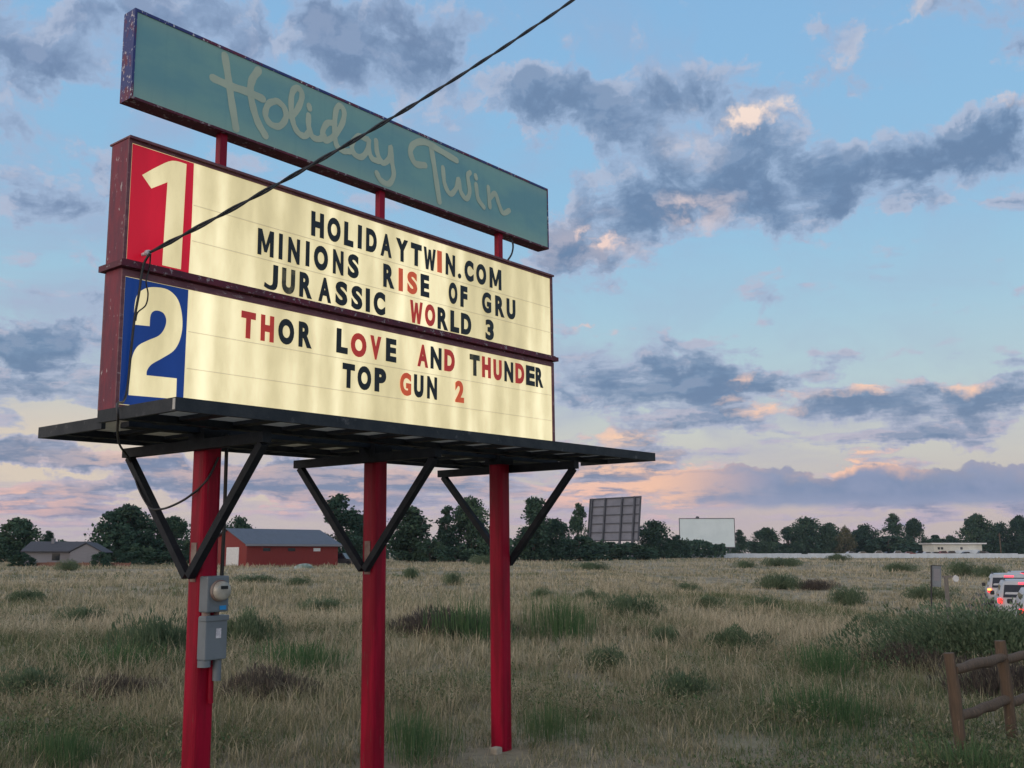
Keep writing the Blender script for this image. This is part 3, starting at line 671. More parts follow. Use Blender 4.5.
P = [sw(-3.90, .205, 3.86), sw(-3.915, .17, 3.80), sw(-3.925, .158, 3.72), sw(-3.93, .15, 3.60), sw(-3.945, .135, 3.42), sw(-3.955, .128, 3.2), sw(-3.968, .13, 2.95), sw(-4.03, .20, 2.84), sw(-4.18, .40, 2.79), sw(-4.183, .42, 2.69), sw(-3.95, .0, 2.66), sw(-3.62, -.55, 2.63), sw(-3.40, -.78, 2.54), sw(-3.41, -.64, 2.34),
     sw(-3.42, -.46, 2.19), sw(-3.42, -.32, 2.17), sw(-3.40, -.20, 2.19), sw(-3.37, -.04, 2.25), sw(-3.31, .078, 2.36), sw(-3.22, .085, 2.53)]
m.tube(spline(P, 8), .0085, 6)
P = [sw(-3.89, .20, 3.86), sw(-3.87, .16, 3.78), sw(-3.885, .152, 3.68), sw(-3.86, .14, 3.60), sw(-3.87, .135, 3.52), sw(-3.925, .135, 3.46), sw(-3.94, .14, 3.40)]
m.tube(spline(P, 8), .005, 6)
tag(m.build('loose_wire', M['wire']), 'thin black wire hanging over the blue number 2 and looping to the first post', 'wire')
m = MB(); P = [(.17, -.03, 4.975), (.19, -.05, 4.90), (.16, -.06, 4.80), (.10, -.06, 4.72), (.07, -.05, 4.685)]; m.tube(spline(P, 6), .010, 6)
m.build('feed_wire', M['wire'], sign)

# ------------------------------------------------------------------ ground
def vnoise(x, y, seed=0):
    """smooth value noise on arrays"""
    xi = np.floor(x).astype(np.int64); yi = np.floor(y).astype(np.int64); fx = x - xi; fy = y - yi
    fx = fx*fx*(3-2*fx); fy = fy*fy*(3-2*fy)
    def h(a, b):
        v = (a*374761393 + b*668265263 + seed*974634777) & 0xffffffff
        v = ((v ^ (v >> 13)) * 1274126177) & 0xffffffff
        return ((v ^ (v >> 16)) & 0xffff) / 65535.0
    return (h(xi,yi)*(1-fx)+h(xi+1,yi)*fx)*(1-fy) + (h(xi,yi+1)*(1-fx)+h(xi+1,yi+1)*fx)*fy
def fbm(x, y, seed=0, o=4):
    s = 0; a = .5; t = 0
    for k in range(o): s = s + a*vnoise(x*2**k, y*2**k, seed+k); t += a; a *= .5
    return s / t
gzv = np.vectorize(gz)

def ground_mat():
    m = bpy.data.materials.new('dry_field_soil'); m.use_nodes = True
    t = NT(m.node_tree); b = t.n['Principled BSDF']; b.inputs['Roughness'].default_value = .95; b.inputs['Specular IOR Level'].default_value = .1
    g = t.new('ShaderNodeNewGeometry').outputs['Position']
    big = t.noise(t.mapping(g, scale=(.035,.07,.0)), 1.0, 5, .6).outputs[0]
    mid = t.noise(t.mapping(g, scale=(.25,.35,0)), 1.0, 6, .65).outputs[0]
    fine = t.noise(g, 9.0, 5, .7).outputs[0]
    c = t.mix(t.smooth(mid, .40, .62), (.23,.20,.14,1), (.37,.325,.235,1))
    c = t.mix(t.math('MULTIPLY', t.smooth(big, .50, .64), .6), c, (.11,.135,.085,1))
    c = t.mix(t.math('MULTIPLY', t.smooth(fine, .45, .7), .5), c, (.12,.095,.07,1))
    # trodden bare earth with grit round the sign's feet
    sp = t.new('ShaderNodeSeparateXYZ'); t.put(sp.inputs[0], g)
    near = t.math('MULTIPLY', t.smooth(sp.outputs[1], 10.2, 8.6), t.smooth(mid, .42, .66))
    grit = t.noise(g, 40.0, 3, .6).outputs[0]
    c = t.mix(near, c, t.mix(t.smooth(grit, .4, .62), (.085,.075,.05,1), (.13,.11,.075,1)))
    t.put(b.inputs['Base Color'], c)
    bp = t.new('ShaderNodeBump'); bp.inputs['Strength'].default_value = .6; bp.inputs['Distance'].default_value = .04
    t.put(bp.inputs['Height'], fine); t.put(b.inputs['Normal'], bp.outputs[0])
    return m
gs = np.concatenate([-np.geomspace(6000, 40, 40), np.linspace(-38, 38, 100), np.geomspace(40, 6000, 40)])
gy = np.concatenate([-np.geomspace(3000, 6, 20), np.linspace(-5, 60, 110), np.geomspace(61, 7000, 60)])
GX, GY = np.meshgrid(gs, gy); GZ = gzv(GX, GY)
nx, ny = len(gs), len(gy)
idx = np.arange(nx*ny).reshape(ny, nx)
q = np.stack([idx[:-1,:-1], idx[:-1,1:], idx[1:,1:], idx[1:,:-1]], -1).reshape(-1, 4)
go = mesh_np('ground', np.stack([GX, GY, GZ], -1).reshape(-1, 3), q, np.zeros((0,3), int), ground_mat())
go.data.polygons.foreach_set('use_smooth', [True]*len(q)); tag(go, kind='structure')

# ------------------------------------------------------------------ grass
def leaf_mat(name, stops, rough=.75, trans=.25, vary=.0):
    m = bpy.data.materials.new(name); m.use_nodes = True
    t = NT(m.node_tree); t.n.clear()
    a = t.new('ShaderNodeAttribute'); a.attribute_name = 'tint'
    f = a.outputs['Fac']
    if vary:
        oi = t.new('ShaderNodeObjectInfo')
        f = t.math('ADD', f, t.math('MULTIPLY', t.math('SUBTRACT', oi.outputs['Random'], .5), vary), clamp=True)
    c = t.ramp(f, stops)
    d = t.new('ShaderNodeBsdfDiffuse'); t.put(d.inputs[0], c); tr = t.new('ShaderNodeBsdfTranslucent'); t.put(tr.inputs[0], c)
    mx = t.new('ShaderNodeMixShader'); mx.inputs[0].default_value = trans
    t.l.new(d.outputs[0], mx.inputs[1]); t.l.new(tr.outputs[0], mx.inputs[2])
    o = t.new('ShaderNodeOutputMaterial'); t.l.new(mx.outputs[0], o.inputs[0])
    return m
M['grass'] = leaf_mat('field_grass_blades', [(0, (.075,.130,.062,1)), (.2, (.125,.165,.082,1)), (.42, (.215,.205,.12,1)), (.62, (.32,.285,.19,1)), (.82, (.46,.40,.275,1)), (1, (.54,.45,.32,1))])
M['shrub_sage'] = leaf_mat('sage_green_shrub_leaves', [(0, (.085,.13,.08,1)), (.6, (.15,.20,.12,1)), (1, (.24,.27,.18,1))], vary=.3)
M['shrub_green'] = leaf_mat('fresh_green_weed_leaves', [(0, (.065,.13,.058,1)), (.6, (.11,.175,.085,1)), (1, (.22,.25,.13,1))], vary=.3)
M['shrub_dark'] = leaf_mat('dry_dark_weed_stems', [(0, (.07,.062,.06,1)), (.6, (.13,.11,.095,1)), (1, (.22,.19,.15,1))], vary=.3)
M['tree_leaf'] = leaf_mat('tree_leaves', [(0, (.032,.066,.052,1)), (.5, (.055,.100,.070,1)), (1, (.095,.145,.085,1))], trans=.2, vary=.35)
M['tree_leaf_pale'] = leaf_mat('pale_tree_leaves', [(0, (.07,.08,.05,1)), (.5, (.13,.13,.08,1)), (1, (.19,.18,.11,1))], trans=.2)
M['bark'] = pm('rough_bark', (.075,.060,.045), (.12,.10,.08), 8, .9, bump=.4, stretch=(2,2,.4))

def blades(bx, by, bz, h, w_, lean, az_, tint):
    """every blade: a bent strip of one quad and a tip triangle"""
    n = len(bx); cx, sx = np.cos(az_), np.sin(az_)
    px, py = -sx, cx
    ln = h*lean
    V = np.zeros((n, 5, 3), np.float32)
    for k, (t, ww) in enumerate(((0, 1), (0, -1), (.55, .8), (.55, -.8), (1, 0))):
        b = t**1.7
        V[:,k,0] = bx + px*w_*ww*.5 + cx*ln*b; V[:,k,1] = by + py*w_*ww*.5 + sx*ln*b; V[:,k,2] = bz + h*t*(1 - .25*lean*t)
    o = np.arange(n)[:,None]*5
    return V.reshape(-1,3), o + np.array([[0,1,3,2]]), o + np.array([[2,3,4]]), np.repeat(tint, 5)
rg = np.random.default_rng(11)
def field(n, d0, d1, power, hk, wk, tuft, clump):
    nt = n // tuft
    uu = rg.random(nt); a = 1 - power
    d = (d0**a + uu*(d1**a - d0**a))**(1/a)
    th = rg.uniform(R(-36), R(37), nt)
    x = d*np.sin(th); y = d*np.cos(th)
    pat = fbm(x*.10 + 7, y*.16, 3); pat2 = fbm(x*.55, y*.8, 9); pat3 = fbm(x*.035+3, y*.08+5, 21)
    bare = fbm(x*.9, y*.9, 33)
    keep = rg.random(nt) < np.clip((d - 8.0)/2.2, .25, 1) * np.clip((bare - .22)*6, .15, 1)
    keep &= np.hypot((x + .12)/.32, (y - 9.42)/.28) > 1
    x, y, d, pat, pat2, pat3 = (v[keep] for v in (x, y, d, pat, pat2, pat3)); nt = len(x)
    green = np.clip((.46 - pat)*4 + (.47 - pat2)*1.8 + np.clip((13.5 - d)/6, 0, .62) * np.clip((x + 3.5)/3.5, .45, 1), -.3, 1)   # moister, greener close to the kerb
    base_t = np.clip(.72 - .50*np.clip(green, 0, 1) + (pat3 - .5)*.7 - .05*np.clip((30 - d)/18, 0, 1), 0.02, .96)
    hh = hk * np.clip(.55 + .9*pat2, .5, 1.3) * np.clip((d - 7.5)/9 + .20*(x < -.6) + .10, .20, 1)
    rep = lambda v: np.repeat(v, tuft)
    m_ = nt*tuft
    jx = rg.normal(0, clump, m_); jy = rg.normal(0, clump, m_)
    X = rep(x) + jx; Y = rep(y) + jy; D = rep(d)
    tint = np.clip(rep(base_t + rg.normal(0, .17, nt)) + rg.normal(0, .10, m_), 0, 1)
    tall = rg.random(m_) < .16
    H = rep(hh*rg.uniform(.5, 1.35, nt))*rg.uniform(.5, 1.0, m_); H[tall] *= 1.45; tint[tall] = np.clip(tint[tall] + .22, 0, 1)
    W = np.maximum(wk*rg.uniform(.6, 1.3, m_), D*.00058)
    return blades(X, Y, gzv(X, Y) - .01, H, W, np.clip(rg.normal(.72, .40, m_), .05, 1.7), rg.uniform(0, 2*math.pi, m_), tint)
def clutter(ncl, per, d0, d1, power):
    """low broad-leaved weeds and dead stalks mixed into the grass"""
    uu = rg.random(ncl); a = 1 - power
    d = (d0**a + uu*(d1**a - d0**a))**(1/a); th = rg.uniform(R(-36), R(37), ncl)
    x = d*np.sin(th); y = d*np.cos(th)
    keep = (fbm(x*.35 + 40, y*.5, 51) > .47) & (np.hypot((x + .12)/.35, (y - 9.42)/.3) > 1)
    x, y, d = x[keep], y[keep], d[keep]; ncl = len(x); m_ = ncl*per
    rep = lambda v: np.repeat(v, per)
    rad = rg.uniform(.08, .28, ncl); hgt = rg.uniform(.10, .42, ncl)*np.clip((d - 6.5)/6, .3, 1); ct = np.where(rg.random(ncl) < .5, rg.uniform(.0, .32, ncl), rg.uniform(.32, .56, ncl))
    X = rep(x) + rg.normal(0, 1, m_)*rep(rad); Y = rep(y) + rg.normal(0, 1, m_)*rep(rad); Z = gzv(X, Y) + rg.random(m_)*rep(hgt)
    L = np.maximum(rg.uniform(.018, .045, m_), rep(d)*.0010)
    return blades(X, Y, Z, L, L*rg.uniform(.25, .6, m_), rg.uniform(.4, 2.6, m_), rg.uniform(0, 2*math.pi, m_), np.clip(rep(ct) + rg.normal(0, .09, m_), 0, 1))
def merge(parts):
    vs, qs, ts, tt = [], [], [], []; o = 0
    for v, q_, t_, k in parts: vs.append(v); qs.append(q_ + o); ts.append(t_ + o); tt.append(k); o += len(v)
    return np.concatenate(vs), np.concatenate(qs), np.concatenate(ts), np.concatenate(tt)
v, q_, t_, k = merge([field(230000, 6.2, 26, 1.15, .33, .006, 9, .07), field(190000, 22, 150, 1.5, .35, .010, 7, .16), field(60000, 120, 395, 1.2, .55, .02, 5, .6), clutter(9000, 34, 6.8, 90, 1.35)])
tag(mesh_np('grass', v, q_, t_, M['grass'], tint=k), 'dry tan and green meadow grass covering the field', 'grass', kind='stuff')

# ------------------------------------------------------------------ shrubs
def shrub_mesh(name, n, hgt, mat, seed, leaf=.11, lw=.022, spread=1.0, up=.5, clumps=9):
    """unit shrub: half-width 1, height hgt; many thin leaves along upright twigs"""
    g = np.random.default_rng(seed)
    cc = np.stack([g.normal(0, .42, clumps)*spread, g.normal(0, .42, clumps)*spread, np.zeros(clumps)], -1); ch = g.uniform(.55, 1.0, clumps)*hgt
    cc[0] *= .2; ch[0] = hgt
    k = g.integers(0, clumps, n)
    a = g.uniform(0, 2*math.pi, n); r = np.sqrt(g.random(n))
    t = g.random(n)**.75
    rad = (.16 + .34*np.sin(np.clip(t,0,1)*math.pi*.8))*spread
    X = cc[k,0] + np.cos(a)*r*rad; Y = cc[k,1] + np.sin(a)*r*rad; Z = t*ch[k]*(1 - .45*r*r)
    az_ = np.arctan2(Y, X) + g.normal(0, .7, n)
    tint = np.clip(.45 + g.normal(0, .22, n) + .2*(g.random(clumps)[k] - .5), 0, 1)
    L = leaf*g.uniform(.6, 1.4, n)
    v_, q2, t2, tt = blades(X, Y, Z, L, lw*g.uniform(.7, 1.3, n), g.uniform(.3, 1.2, n)*(1.3-up), az_, tint)
    return v_, q2, t2, tt
protos = {}
SH = {'sage': ('shrub_sage', 5200, .75, .09, .024, 1.0, .5, 12), 'green': ('shrub_green', 620, .50, .36, .016, 1.2, .7, 20), 'dark': ('shrub_dark', 3000, .60, .13, .014, 1.1, .6, 14), 'mound': ('shrub_sage', 17000, .95, .06, .016, 1.15, .55, 26)}
def shrub(kind, px, py, wpx, hpx, label, name='shrub', rz=0.0, depth=None, group='shrubs scattered over the field'):
    d = depth or EYE*FPX/(py - 553.5)
    for _ in range(6):                                     # stand it on the ground in that direction
        p = at(px, py, d); g_ = gz(p.x, p.y)
        if depth: break
        d = (EYE - g_)*FPX/(py - 553.5)
    p = at(px, py, d); loc = Vector((p.x, p.y, gz(p.x, p.y) - .03))
    if kind not in protos:
        mt, n, hg, leaf, lw, sp, up, cl = SH[kind]
        v_, q2, t2, tt = shrub_mesh(name, n, hg, M[mt], len(protos)*7+3, leaf, lw, sp, up, cl)
        o = mesh_np(name, v_, q2, t2, M[mt], tint=tt); protos[kind] = o
    else:
        o = protos[kind].copy(); col.objects.link(o); o.name = name
    hw = wpx/FPX*d/2/.80; hh = hpx/FPX*d/SH[kind][2]*(1.15 if kind == 'sage' else 1)
    o.location = loc; o.scale = (hw, hw*.85, hh); o.rotation_euler = (0, 0, rz)
    return tag(o, label, 'shrub' if name == 'shrub' else 'weeds', group)
shrub('mound', 992, 656, 175, 62, 'largest sage-green bush, sprawling beside the wooden rail fence', rz=.4)
shrub('mound', 932, 648, 54, 28, 'low sage bush on the left shoulder of the largest bush', rz=1.9)
shrub('mound', 1024, 640, 120, 34, 'sage bush half out of frame below the white cars', rz=2.7)
shrub('dark', 908, 662, 90, 26, 'dark purplish dead weeds at the left foot of the largest bush', 'weed_clump', rz=.2)
shrub('dark', 1000, 690, 120, 44, 'dark dead weeds behind the wooden fence rails', 'weed_clump', rz=1.2)
shrub('sage', 636, 616, 56, 24, 'sage shrub in mid field right of the third red post, the widest there', rz=.7)
shrub('green', 562, 640, 50, 40, 'tall green shrub just right of the third red post', rz=1.2)
shrub('sage', 734, 645, 48, 22, 'low sage shrub alone in the field below the white screen', rz=2.1)
shrub('green', 830, 672, 64, 26, 'pale green weeds left of the wooden fence, the farther patch', 'weed_clump', rz=.3)
shrub('green', 822, 712, 76, 30, 'bright green weed patch in the short grass, the nearer of two', 'weed_clump', rz=1.0)
shrub('green', 550, 732, 44, 34, 'bright green tuft near the foot of the third red post', 'weed_clump', rz=2.0)
shrub('sage', 770, 609, 24, 14, 'small round sage shrub in the field below the white fence', rz=.1)
shrub('sage', 782, 586, 42, 14, 'flat wide sage shrub out in the field toward the white fence', rz=1.4)
shrub('dark', 812, 587, 40, 12, 'brownish dry shrub right of a flat sage shrub', rz=2.4)
shrub('sage', 853, 604, 34, 18, 'rounded dark sage shrub left of the small notice board', rz=.9)
shrub('sage', 748, 567, 18, 8, 'tiny far shrub below the right edge of the white screen', rz=.5)
shrub('sage', 787, 566, 40, 8, 'far low shrub strip in front of the white fence', rz=1.1)
shrub('sage', 838, 561, 20, 7, 'tiny far shrub against the middle of the white fence', rz=1.7)
shrub('sage', 925, 599, 40, 14, 'low shrub at the foot of the small notice board', rz=2.2)
shrub('sage', 966, 575, 26, 14, 'dark shrub in the field left of the white cars', rz=.2)
shrub('sage', 985, 577, 22, 12, 'dark shrub touching the left white car', rz=2.9)
shrub('sage', 455, 585, 16, 12, 'small dark shrub in the gap between second and third posts', rz=.6)
shrub('sage', 412, 579, 16, 12, 'small dark shrub just right of the second red post', rz=1.8)
shrub('sage', 487, 565, 22, 10, 'far shrub touching the left side of the third red post', rz=.4)
shrub('dark', 445, 632, 110, 30, 'broad tangle of dark weeds between the second and third posts', 'weed_clump', rz=.6)
shrub('green', 470, 640, 60, 36, 'green weeds amid the tangle left of the third red post', 'weed_clump', rz=1.5)
shrub('green', 415, 748, 60, 40, 'green tuft at the bottom edge right of the second red post', 'weed_clump', rz=.8)
shrub('sage', 168, 656, 70, 44, 'grey-green shrub just left of the first red post', rz=1.0)
shrub('sage', 71, 570, 18, 10, 'small bush hugging the front of the grey house', rz=.3)
shrub('green', 120, 668, 90, 24, 'low green weeds left of the first red post', 'weed_clump', rz=2.6)
shrub('sage', 248, 640, 50, 32, 'grey-green shrub right of the electricity boxes', rz=2.3)
shrub('green', 305, 668, 80, 26, 'low green weeds between the first and second posts', 'weed_clump', rz=.9)
shrub('dark', 268, 690, 90, 34, 'dry dark weeds right of the first red post', 'weed_clump', rz=.4)
shrub('dark', 110, 690, 80, 26, 'dry dark weeds at lower left of the field', 'weed_clump', rz=2.0)
shrub('green', 66, 752, 56, 30, 'green tuft in the bottom left corner', 'weed_clump', rz=1.3)
shrub('sage', 262, 582, 36, 8, 'flat dark shrub in front of the red barn, left of two', rz=.3)
shrub('sage', 302, 584, 24, 8, 'flat dark shrub in front of the red barn, right of two', rz=1.2)
shrub('green', 975, 760, 90, 26, 'dark green weeds at the base of the nearest fence post', 'weed_clump', rz=.7)
shrub('sage', 596, 570, 30, 8, 'far low shrub below the grey screen', rz=.7)

shrub('sage', 690, 590, 22, 10, 'small sage shrub in mid field straight below the gap between the screens', rz=.8)
shrub('sage', 668, 640, 30, 18, 'sage shrub in mid field between the third post and the lone low shrub', rz=1.3)
shrub('sage', 706, 606, 26, 12, 'pale sage clump just below the middle of the field under the white screen', rz=2.3)
shrub('sage', 880, 628, 34, 16, 'sage clump left of the largest bush, above the weed patches', rz=.5)
shrub('sage', 590, 600, 26, 12, 'small sage clump right of the third red post, in front of the grey screen', rz=1.9)
shrub('sage', 540, 592, 20, 10, 'tiny sage clump directly right of the third red post', rz=2.7)
shrub('sage', 330, 610, 34, 14, 'sage clump left of the second red post', rz=.2)
shrub('sage', 90, 620, 40, 16, 'sage clump in the field below the grey house', rz=1.1)
shrub('sage', 30, 600, 34, 12, 'sage clump near the left edge below the yard lamp', rz=2.0)
shrub('sage', 690, 690, 50, 26, 'nearest sage clump in the open field right of the third post', rz=.6)
shrub('sage', 610, 665, 40, 24, 'sage clump low in the field right of the third post', rz=1.5)
shrub('sage', 896, 572, 26, 9, 'far sage clump left of the small notice board', rz=2.6)
shrub('sage', 40, 690, 60, 30, 'sage clump at the lower left edge of the field', rz=.9)

# ------------------------------------------------------------------ trees
def tree_parts(seed, H, Wd, nleaf, leaf, shape, clumps):
    g = np.random.default_rng(seed); rn = random.Random(seed)
    # clump centres
    C = []
    while len(C) < clumps:
        t = g.random(); a = g.uniform(0, 2*math.pi)
        if shape == 'round': prof = math.sin(math.pi*min(1, .30 + .70*t)) ** .6
        elif shape == 'poplar': prof = .85*math.sin(math.pi*min(1, .12 + .88*t)) ** .5
        elif shape == 'bush': prof = math.sqrt(max(0, 1 - t*t))
        else: prof = (1 - .75*t)*(.5 + .5*min(1, t*4))
        r = prof*math.sqrt(g.random())*Wd/2*.80
        C.append((math.cos(a)*r, math.sin(a)*r, H*(.04 + .88*t) if shape != 'bush' else H*(.05+.85*t)))
    C = np.array(C); cr = g.uniform(.10, .20, clumps)*min(H, Wd*1.1) ; ctint = g.uniform(-.28, .28, clumps)
    cr *= np.where(C[:,2] > H*.75, .75, 1.0)
    k = g.integers(0, clumps, nleaf)
    dv = g.normal(0, 1, (nleaf, 3)); dv /= np.linalg.norm(dv, axis=1)[:,None]
    rr = cr[k]*(.15 + .95*g.random(nleaf)**.7)
    P = C[k] + dv*rr[:,None]*np.array([1.15, 1.15, .8])
    P[:,2] = np.maximum(P[:,2], .05*H)
    L = leaf*g.uniform(.55, 1.25, nleaf)
    u = g.normal(0, 1, (nleaf, 3)); u /= np.linalg.norm(u, axis=1)[:,None]
    w2 = np.cross(u, g.normal(0, 1, (nleaf, 3))); w2 /= np.linalg.norm(w2, axis=1)[:,None]
    V = np.stack([P - u*L[:,None]*.6, P + w2*L[:,None]*.38, P + u*L[:,None]*.6, P - w2*L[:,None]*.38], 1).reshape(-1, 3)
    Q = np.arange(nleaf*4).reshape(-1, 4)
    tint = np.repeat(np.clip(.45 + ctint[k] + g.normal(0, .13, nleaf), 0, 1), 4)
    m = MB()
    m.tube([(0,0,-.3), (.05*H*.1, 0, .2*H), (-.02*H, .02*H, .5*H), (.0, 0, .82*H)], [H*.028, H*.022, H*.014, H*.004], 7)
    for i in range(min(9, clumps)):
        c = C[rn.randrange(clumps)]; z0 = min(c[2]*.7, .6*H)*rn.uniform(.5, .9) + .05*H
        m.tube([(0, 0, z0), (c[0]*.5, c[1]*.5, z0 + (c[2]-z0)*.45), tuple(c)], [H*.012, H*.008, H*.003], 5)
    return V, Q, tint, m
TP = {}
TK = {k: (a, b, int(n*1.5), l*1.5, s, int(c*1.25)) for k, (a, b, n, l, s, c) in {'round': (11, 11, 5200, .34, 'round', 60), 'broad': (10, 13, 6000, .36, 'round', 70), 'poplar': (13, 5, 3600, .34, 'poplar', 42), 'cone': (12, 8, 4600, .34, 'cone', 52), 'bush': (4, 6, 2600, .22, 'bush', 26), 'airy': (12, 8, 3000, .32, 'round', 34), 'round2': (11, 12, 5200, .36, 'round', 48), 'pale': (9, 9, 2600, .30, 'round', 40)}.items()}
def tree(kind, px, d, top, wpx, label, name='tree', rz=0.0, group='trees along the far edge of the field'):
    H, Wd = TK[kind][:2]
    p = at(px, 553.5, d); g_ = gz(p.x, p.y)
    hz = EYE + (553.5 - top)/FPX*d*1.02 - g_; ww = wpx/FPX*d
    if kind not in TP:
        V, Q, tt, m = tree_parts(len(TP)*13 + 5, *TK[kind])
        r_ = empty(name); mesh_np('crown', V, Q, np.zeros((0,3), int), M['tree_leaf_pale' if kind == 'pale' else 'tree_leaf'], r_, tint=tt)
        m.build('trunk', M['bark'], r_); TP[kind] = r_
    else:
        r_ = copy_tree(TP[kind]); r_.name = name
    r_.location = (p.x, p.y, g_); r_.scale = (ww/Wd, ww/Wd, hz/H); r_.rotation_euler = (0, 0, rz)
    return tag(r_, label, 'tree' if name == 'tree' else 'bush', group)
tree('broad', 14, 178, 519, 66, 'broad dark tree at the far left, behind the grey-roofed house', rz=.3)
tree('airy', 47, 185, 531, 20, 'small tree poking up over the left end of the grey house roof', rz=1.0)
tree('bush', 101, 131, 550, 26, 'dark bush covering the right end of the grey house', 'bush', rz=1.7)
tree('bush', 22, 131, 551, 28, 'dark bush in front of the left end of the grey house', 'bush', rz=2.9)
tree('bush', 72, 230, 540, 46, 'low distant trees showing above the grey house roof', 'bush', rz=.3)
tree('broad', 126, 166, 506, 84, 'tallest spreading tree between the grey house and the first red post', rz=1.4)
tree('round2', 172, 170, 517, 52, 'dark tree just left of the first red post, right of the tallest one', rz=2.2)
tree('bush', 134, 146, 541, 44, 'round dark green bush in front of the tallest left tree', 'bush', rz=.9)
tree('bush', 165, 160, 548, 60, 'low hedge-like bush left of the first red post', 'bush', rz=2.5)
tree('round', 236, 176, 516, 42, 'dark tree rising behind the left end of the red barn', rz=.2)
tree('airy', 338, 182, 495, 60, 'tall open-crowned tree behind the right end of the red barn', rz=2.4)
tree('round2', 360, 190, 515, 40, 'dark tree hidden behind the second red post', rz=.5)
tree('cone', 410, 200, 508, 60, 'cone-shaped tree just right of the second red post', rz=.8)
tree('bush', 430, 196, 536, 44, 'low dark bush between the cone-shaped tree and the poplar', 'bush', rz=1.6)
tree('poplar', 446, 205, 503, 24, 'narrow poplar halfway between the second and third posts', rz=.6)
tree('round', 472, 208, 496, 54, 'tall dark tree just left of the third red post', rz=1.9)
tree('bush', 455, 200, 545, 60, 'low bush below the tall tree left of the third post', 'bush', rz=.1)
tree('cone', 534, 230, 499, 46, 'pointed tree just right of the third red post, behind its brace', rz=2.0)
tree('round2', 556, 238, 519, 46, 'rounded tree right of the pointed tree, left of the grey screen', rz=2.9)
tree('airy', 579, 255, 504, 26, 'thin open-crowned tree touching the left side of the grey screen', rz=.1)
tree('bush', 580, 245, 534, 70, 'wide dark bush left of the grey screen foot', 'bush', rz=1.1)
tree('bush', 620, 275, 540, 80, 'wide dark bush hiding the legs of the grey screen', 'bush', rz=2.0)
tree('bush', 530, 235, 538, 56, 'dark bush behind the foot of the third red post', 'bush', rz=2.7)
tree('round', 655, 325, 520, 46, 'dark rounded tree just right of the grey screen', rz=1.3)
tree('bush', 676, 330, 533, 34, 'dark bush between the two screens', 'bush', rz=.4)
tree('bush', 708, 440, 551, 60, 'flat dark hedge under the white screen', 'bush', rz=.2)
tree('airy', 740, 470, 530, 18, 'slim tree at the right edge of the white screen', rz=1.2)
tree('round2', 766, 480, 528, 40, 'rounded tree in the far line, first right of the white screen', rz=.3)
tree('round', 808, 485, 517, 46, 'taller rounded tree in the far line above the middle of the white fence', rz=.9)
tree('airy', 789, 500, 527, 28, 'open tree left of the taller rounded tree in the far line', rz=2.2)
tree('broad', 832, 488, 524, 40, 'broad tree right of the taller rounded tree in the far line', rz=1.7)
tree('pale', 846, 480, 527, 24, 'only pale yellowish tree in the far line', rz=.5)
tree('round', 868, 492, 524, 40, 'dark tree right of the pale yellowish tree', rz=2.6)
tree('airy', 895, 500, 514, 26, 'open-crowned tree highest above the parked cars', rz=.7)
tree('round2', 916, 505, 519, 28, 'rounded tree above the parked cars, left of the white building', rz=1.5)
tree('bush', 890, 480, 534, 70, 'low dark trees behind the parked cars', 'bush', rz=1.0)
tree('bush', 945, 530, 533, 56, 'low dark trees behind the left end of the white building', 'bush', rz=2.1)
tree('broad', 980, 500, 515, 46, 'broad dark tree behind the right end of the white building', rz=.9)
tree('round', 1004, 515, 522, 34, 'dark tree behind the utility pole', rz=2.3)
tree('round2', 1021, 505, 516, 30, 'dark tree at the right edge of the photo', rz=.4)
# the wood beyond, one mass
g = np.random.default_rng(77); n = 26000
th = np.where(g.random(n) < .55, g.uniform(R(6), R(34), n), g.uniform(R(-34), R(34), n))
D = np.where(th > R(12), 560, np.where(th > 0, 380, 290)) + g.uniform(0, 30, n)
hmax = np.where(D > 500, 9, np.where(D > 350, 6.5, 5.0))*(.55 + .75*fbm(th*60, D*0, 5))
P = np.stack([D*np.sin(th), D*np.cos(th), hmax*np.sqrt(g.random(n))], -1); L = g.uniform(.5, 1.1, n)
u = g.normal(0, 1, (n, 3)); u /= np.linalg.norm(u, axis=1)[:,None]; w2 = np.cross(u, g.normal(0, 1, (n, 3))); w2 /= np.linalg.norm(w2, axis=1)[:,None]
V = np.stack([P - u*L[:,None]*.8, P + w2*L[:,None]*.6, P + u*L[:,None]*.8, P - w2*L[:,None]*.6], 1).reshape(-1, 3)
tag(mesh_np('distant_wood', V, np.arange(n*4).reshape(-1, 4), np.zeros((0,3), int), M['tree_leaf'], tint=np.repeat(np.clip(.35 + g.normal(0, .15, n), 0, 1), 4)), 'far line of dark woods on the horizon', 'woods', kind='stuff')

# ------------------------------------------------------------------ buildings, screens, fences
M['barn_red'] = pm('barn_red_siding', (.21,.024,.020), (.165,.020,.018), 2.0, .75, bump=.2, stretch=(12,12,.3))
M['barn_roof'] = pm('blue_grey_metal_roof', (.085,.105,.145), (.070,.088,.12), 1.5, .6, stretch=(3,.3,1))
M['white_door'] = pm('off_white_paint', (.66,.67,.68), (.58,.59,.60), 3, .6)
M['house_roof'] = pm('grey_shingles', (.070,.072,.088), (.055,.057,.070), 4, .9, bump=.3)
M['house_wall'] = pm('pale_grey_siding', (.22,.22,.245), (.185,.185,.21), 2, .8, bump=.15, stretch=(.3,.3,14))
M['brick'] = pm('reddish_fence_boards', (.23,.11,.08), (.17,.09,.07), 3, .85, stretch=(8,8,1))
M['window'] = pm('dark_window_glass', (.02,.025,.03), None, rough=.1)
M['screen_back'] = pm('grey_screen_sheeting', (.19,.20,.245), (.155,.165,.205), .25, .8, stretch=(1,1,2))
M['screen_steel'] = pm('dark_screen_framework', (.075,.080,.10), (.055,.06,.075), .5, .7)
M['screen_white'] = pm('white_screen_paint', (.64,.74,.78), (.58,.68,.72), .12, .7)
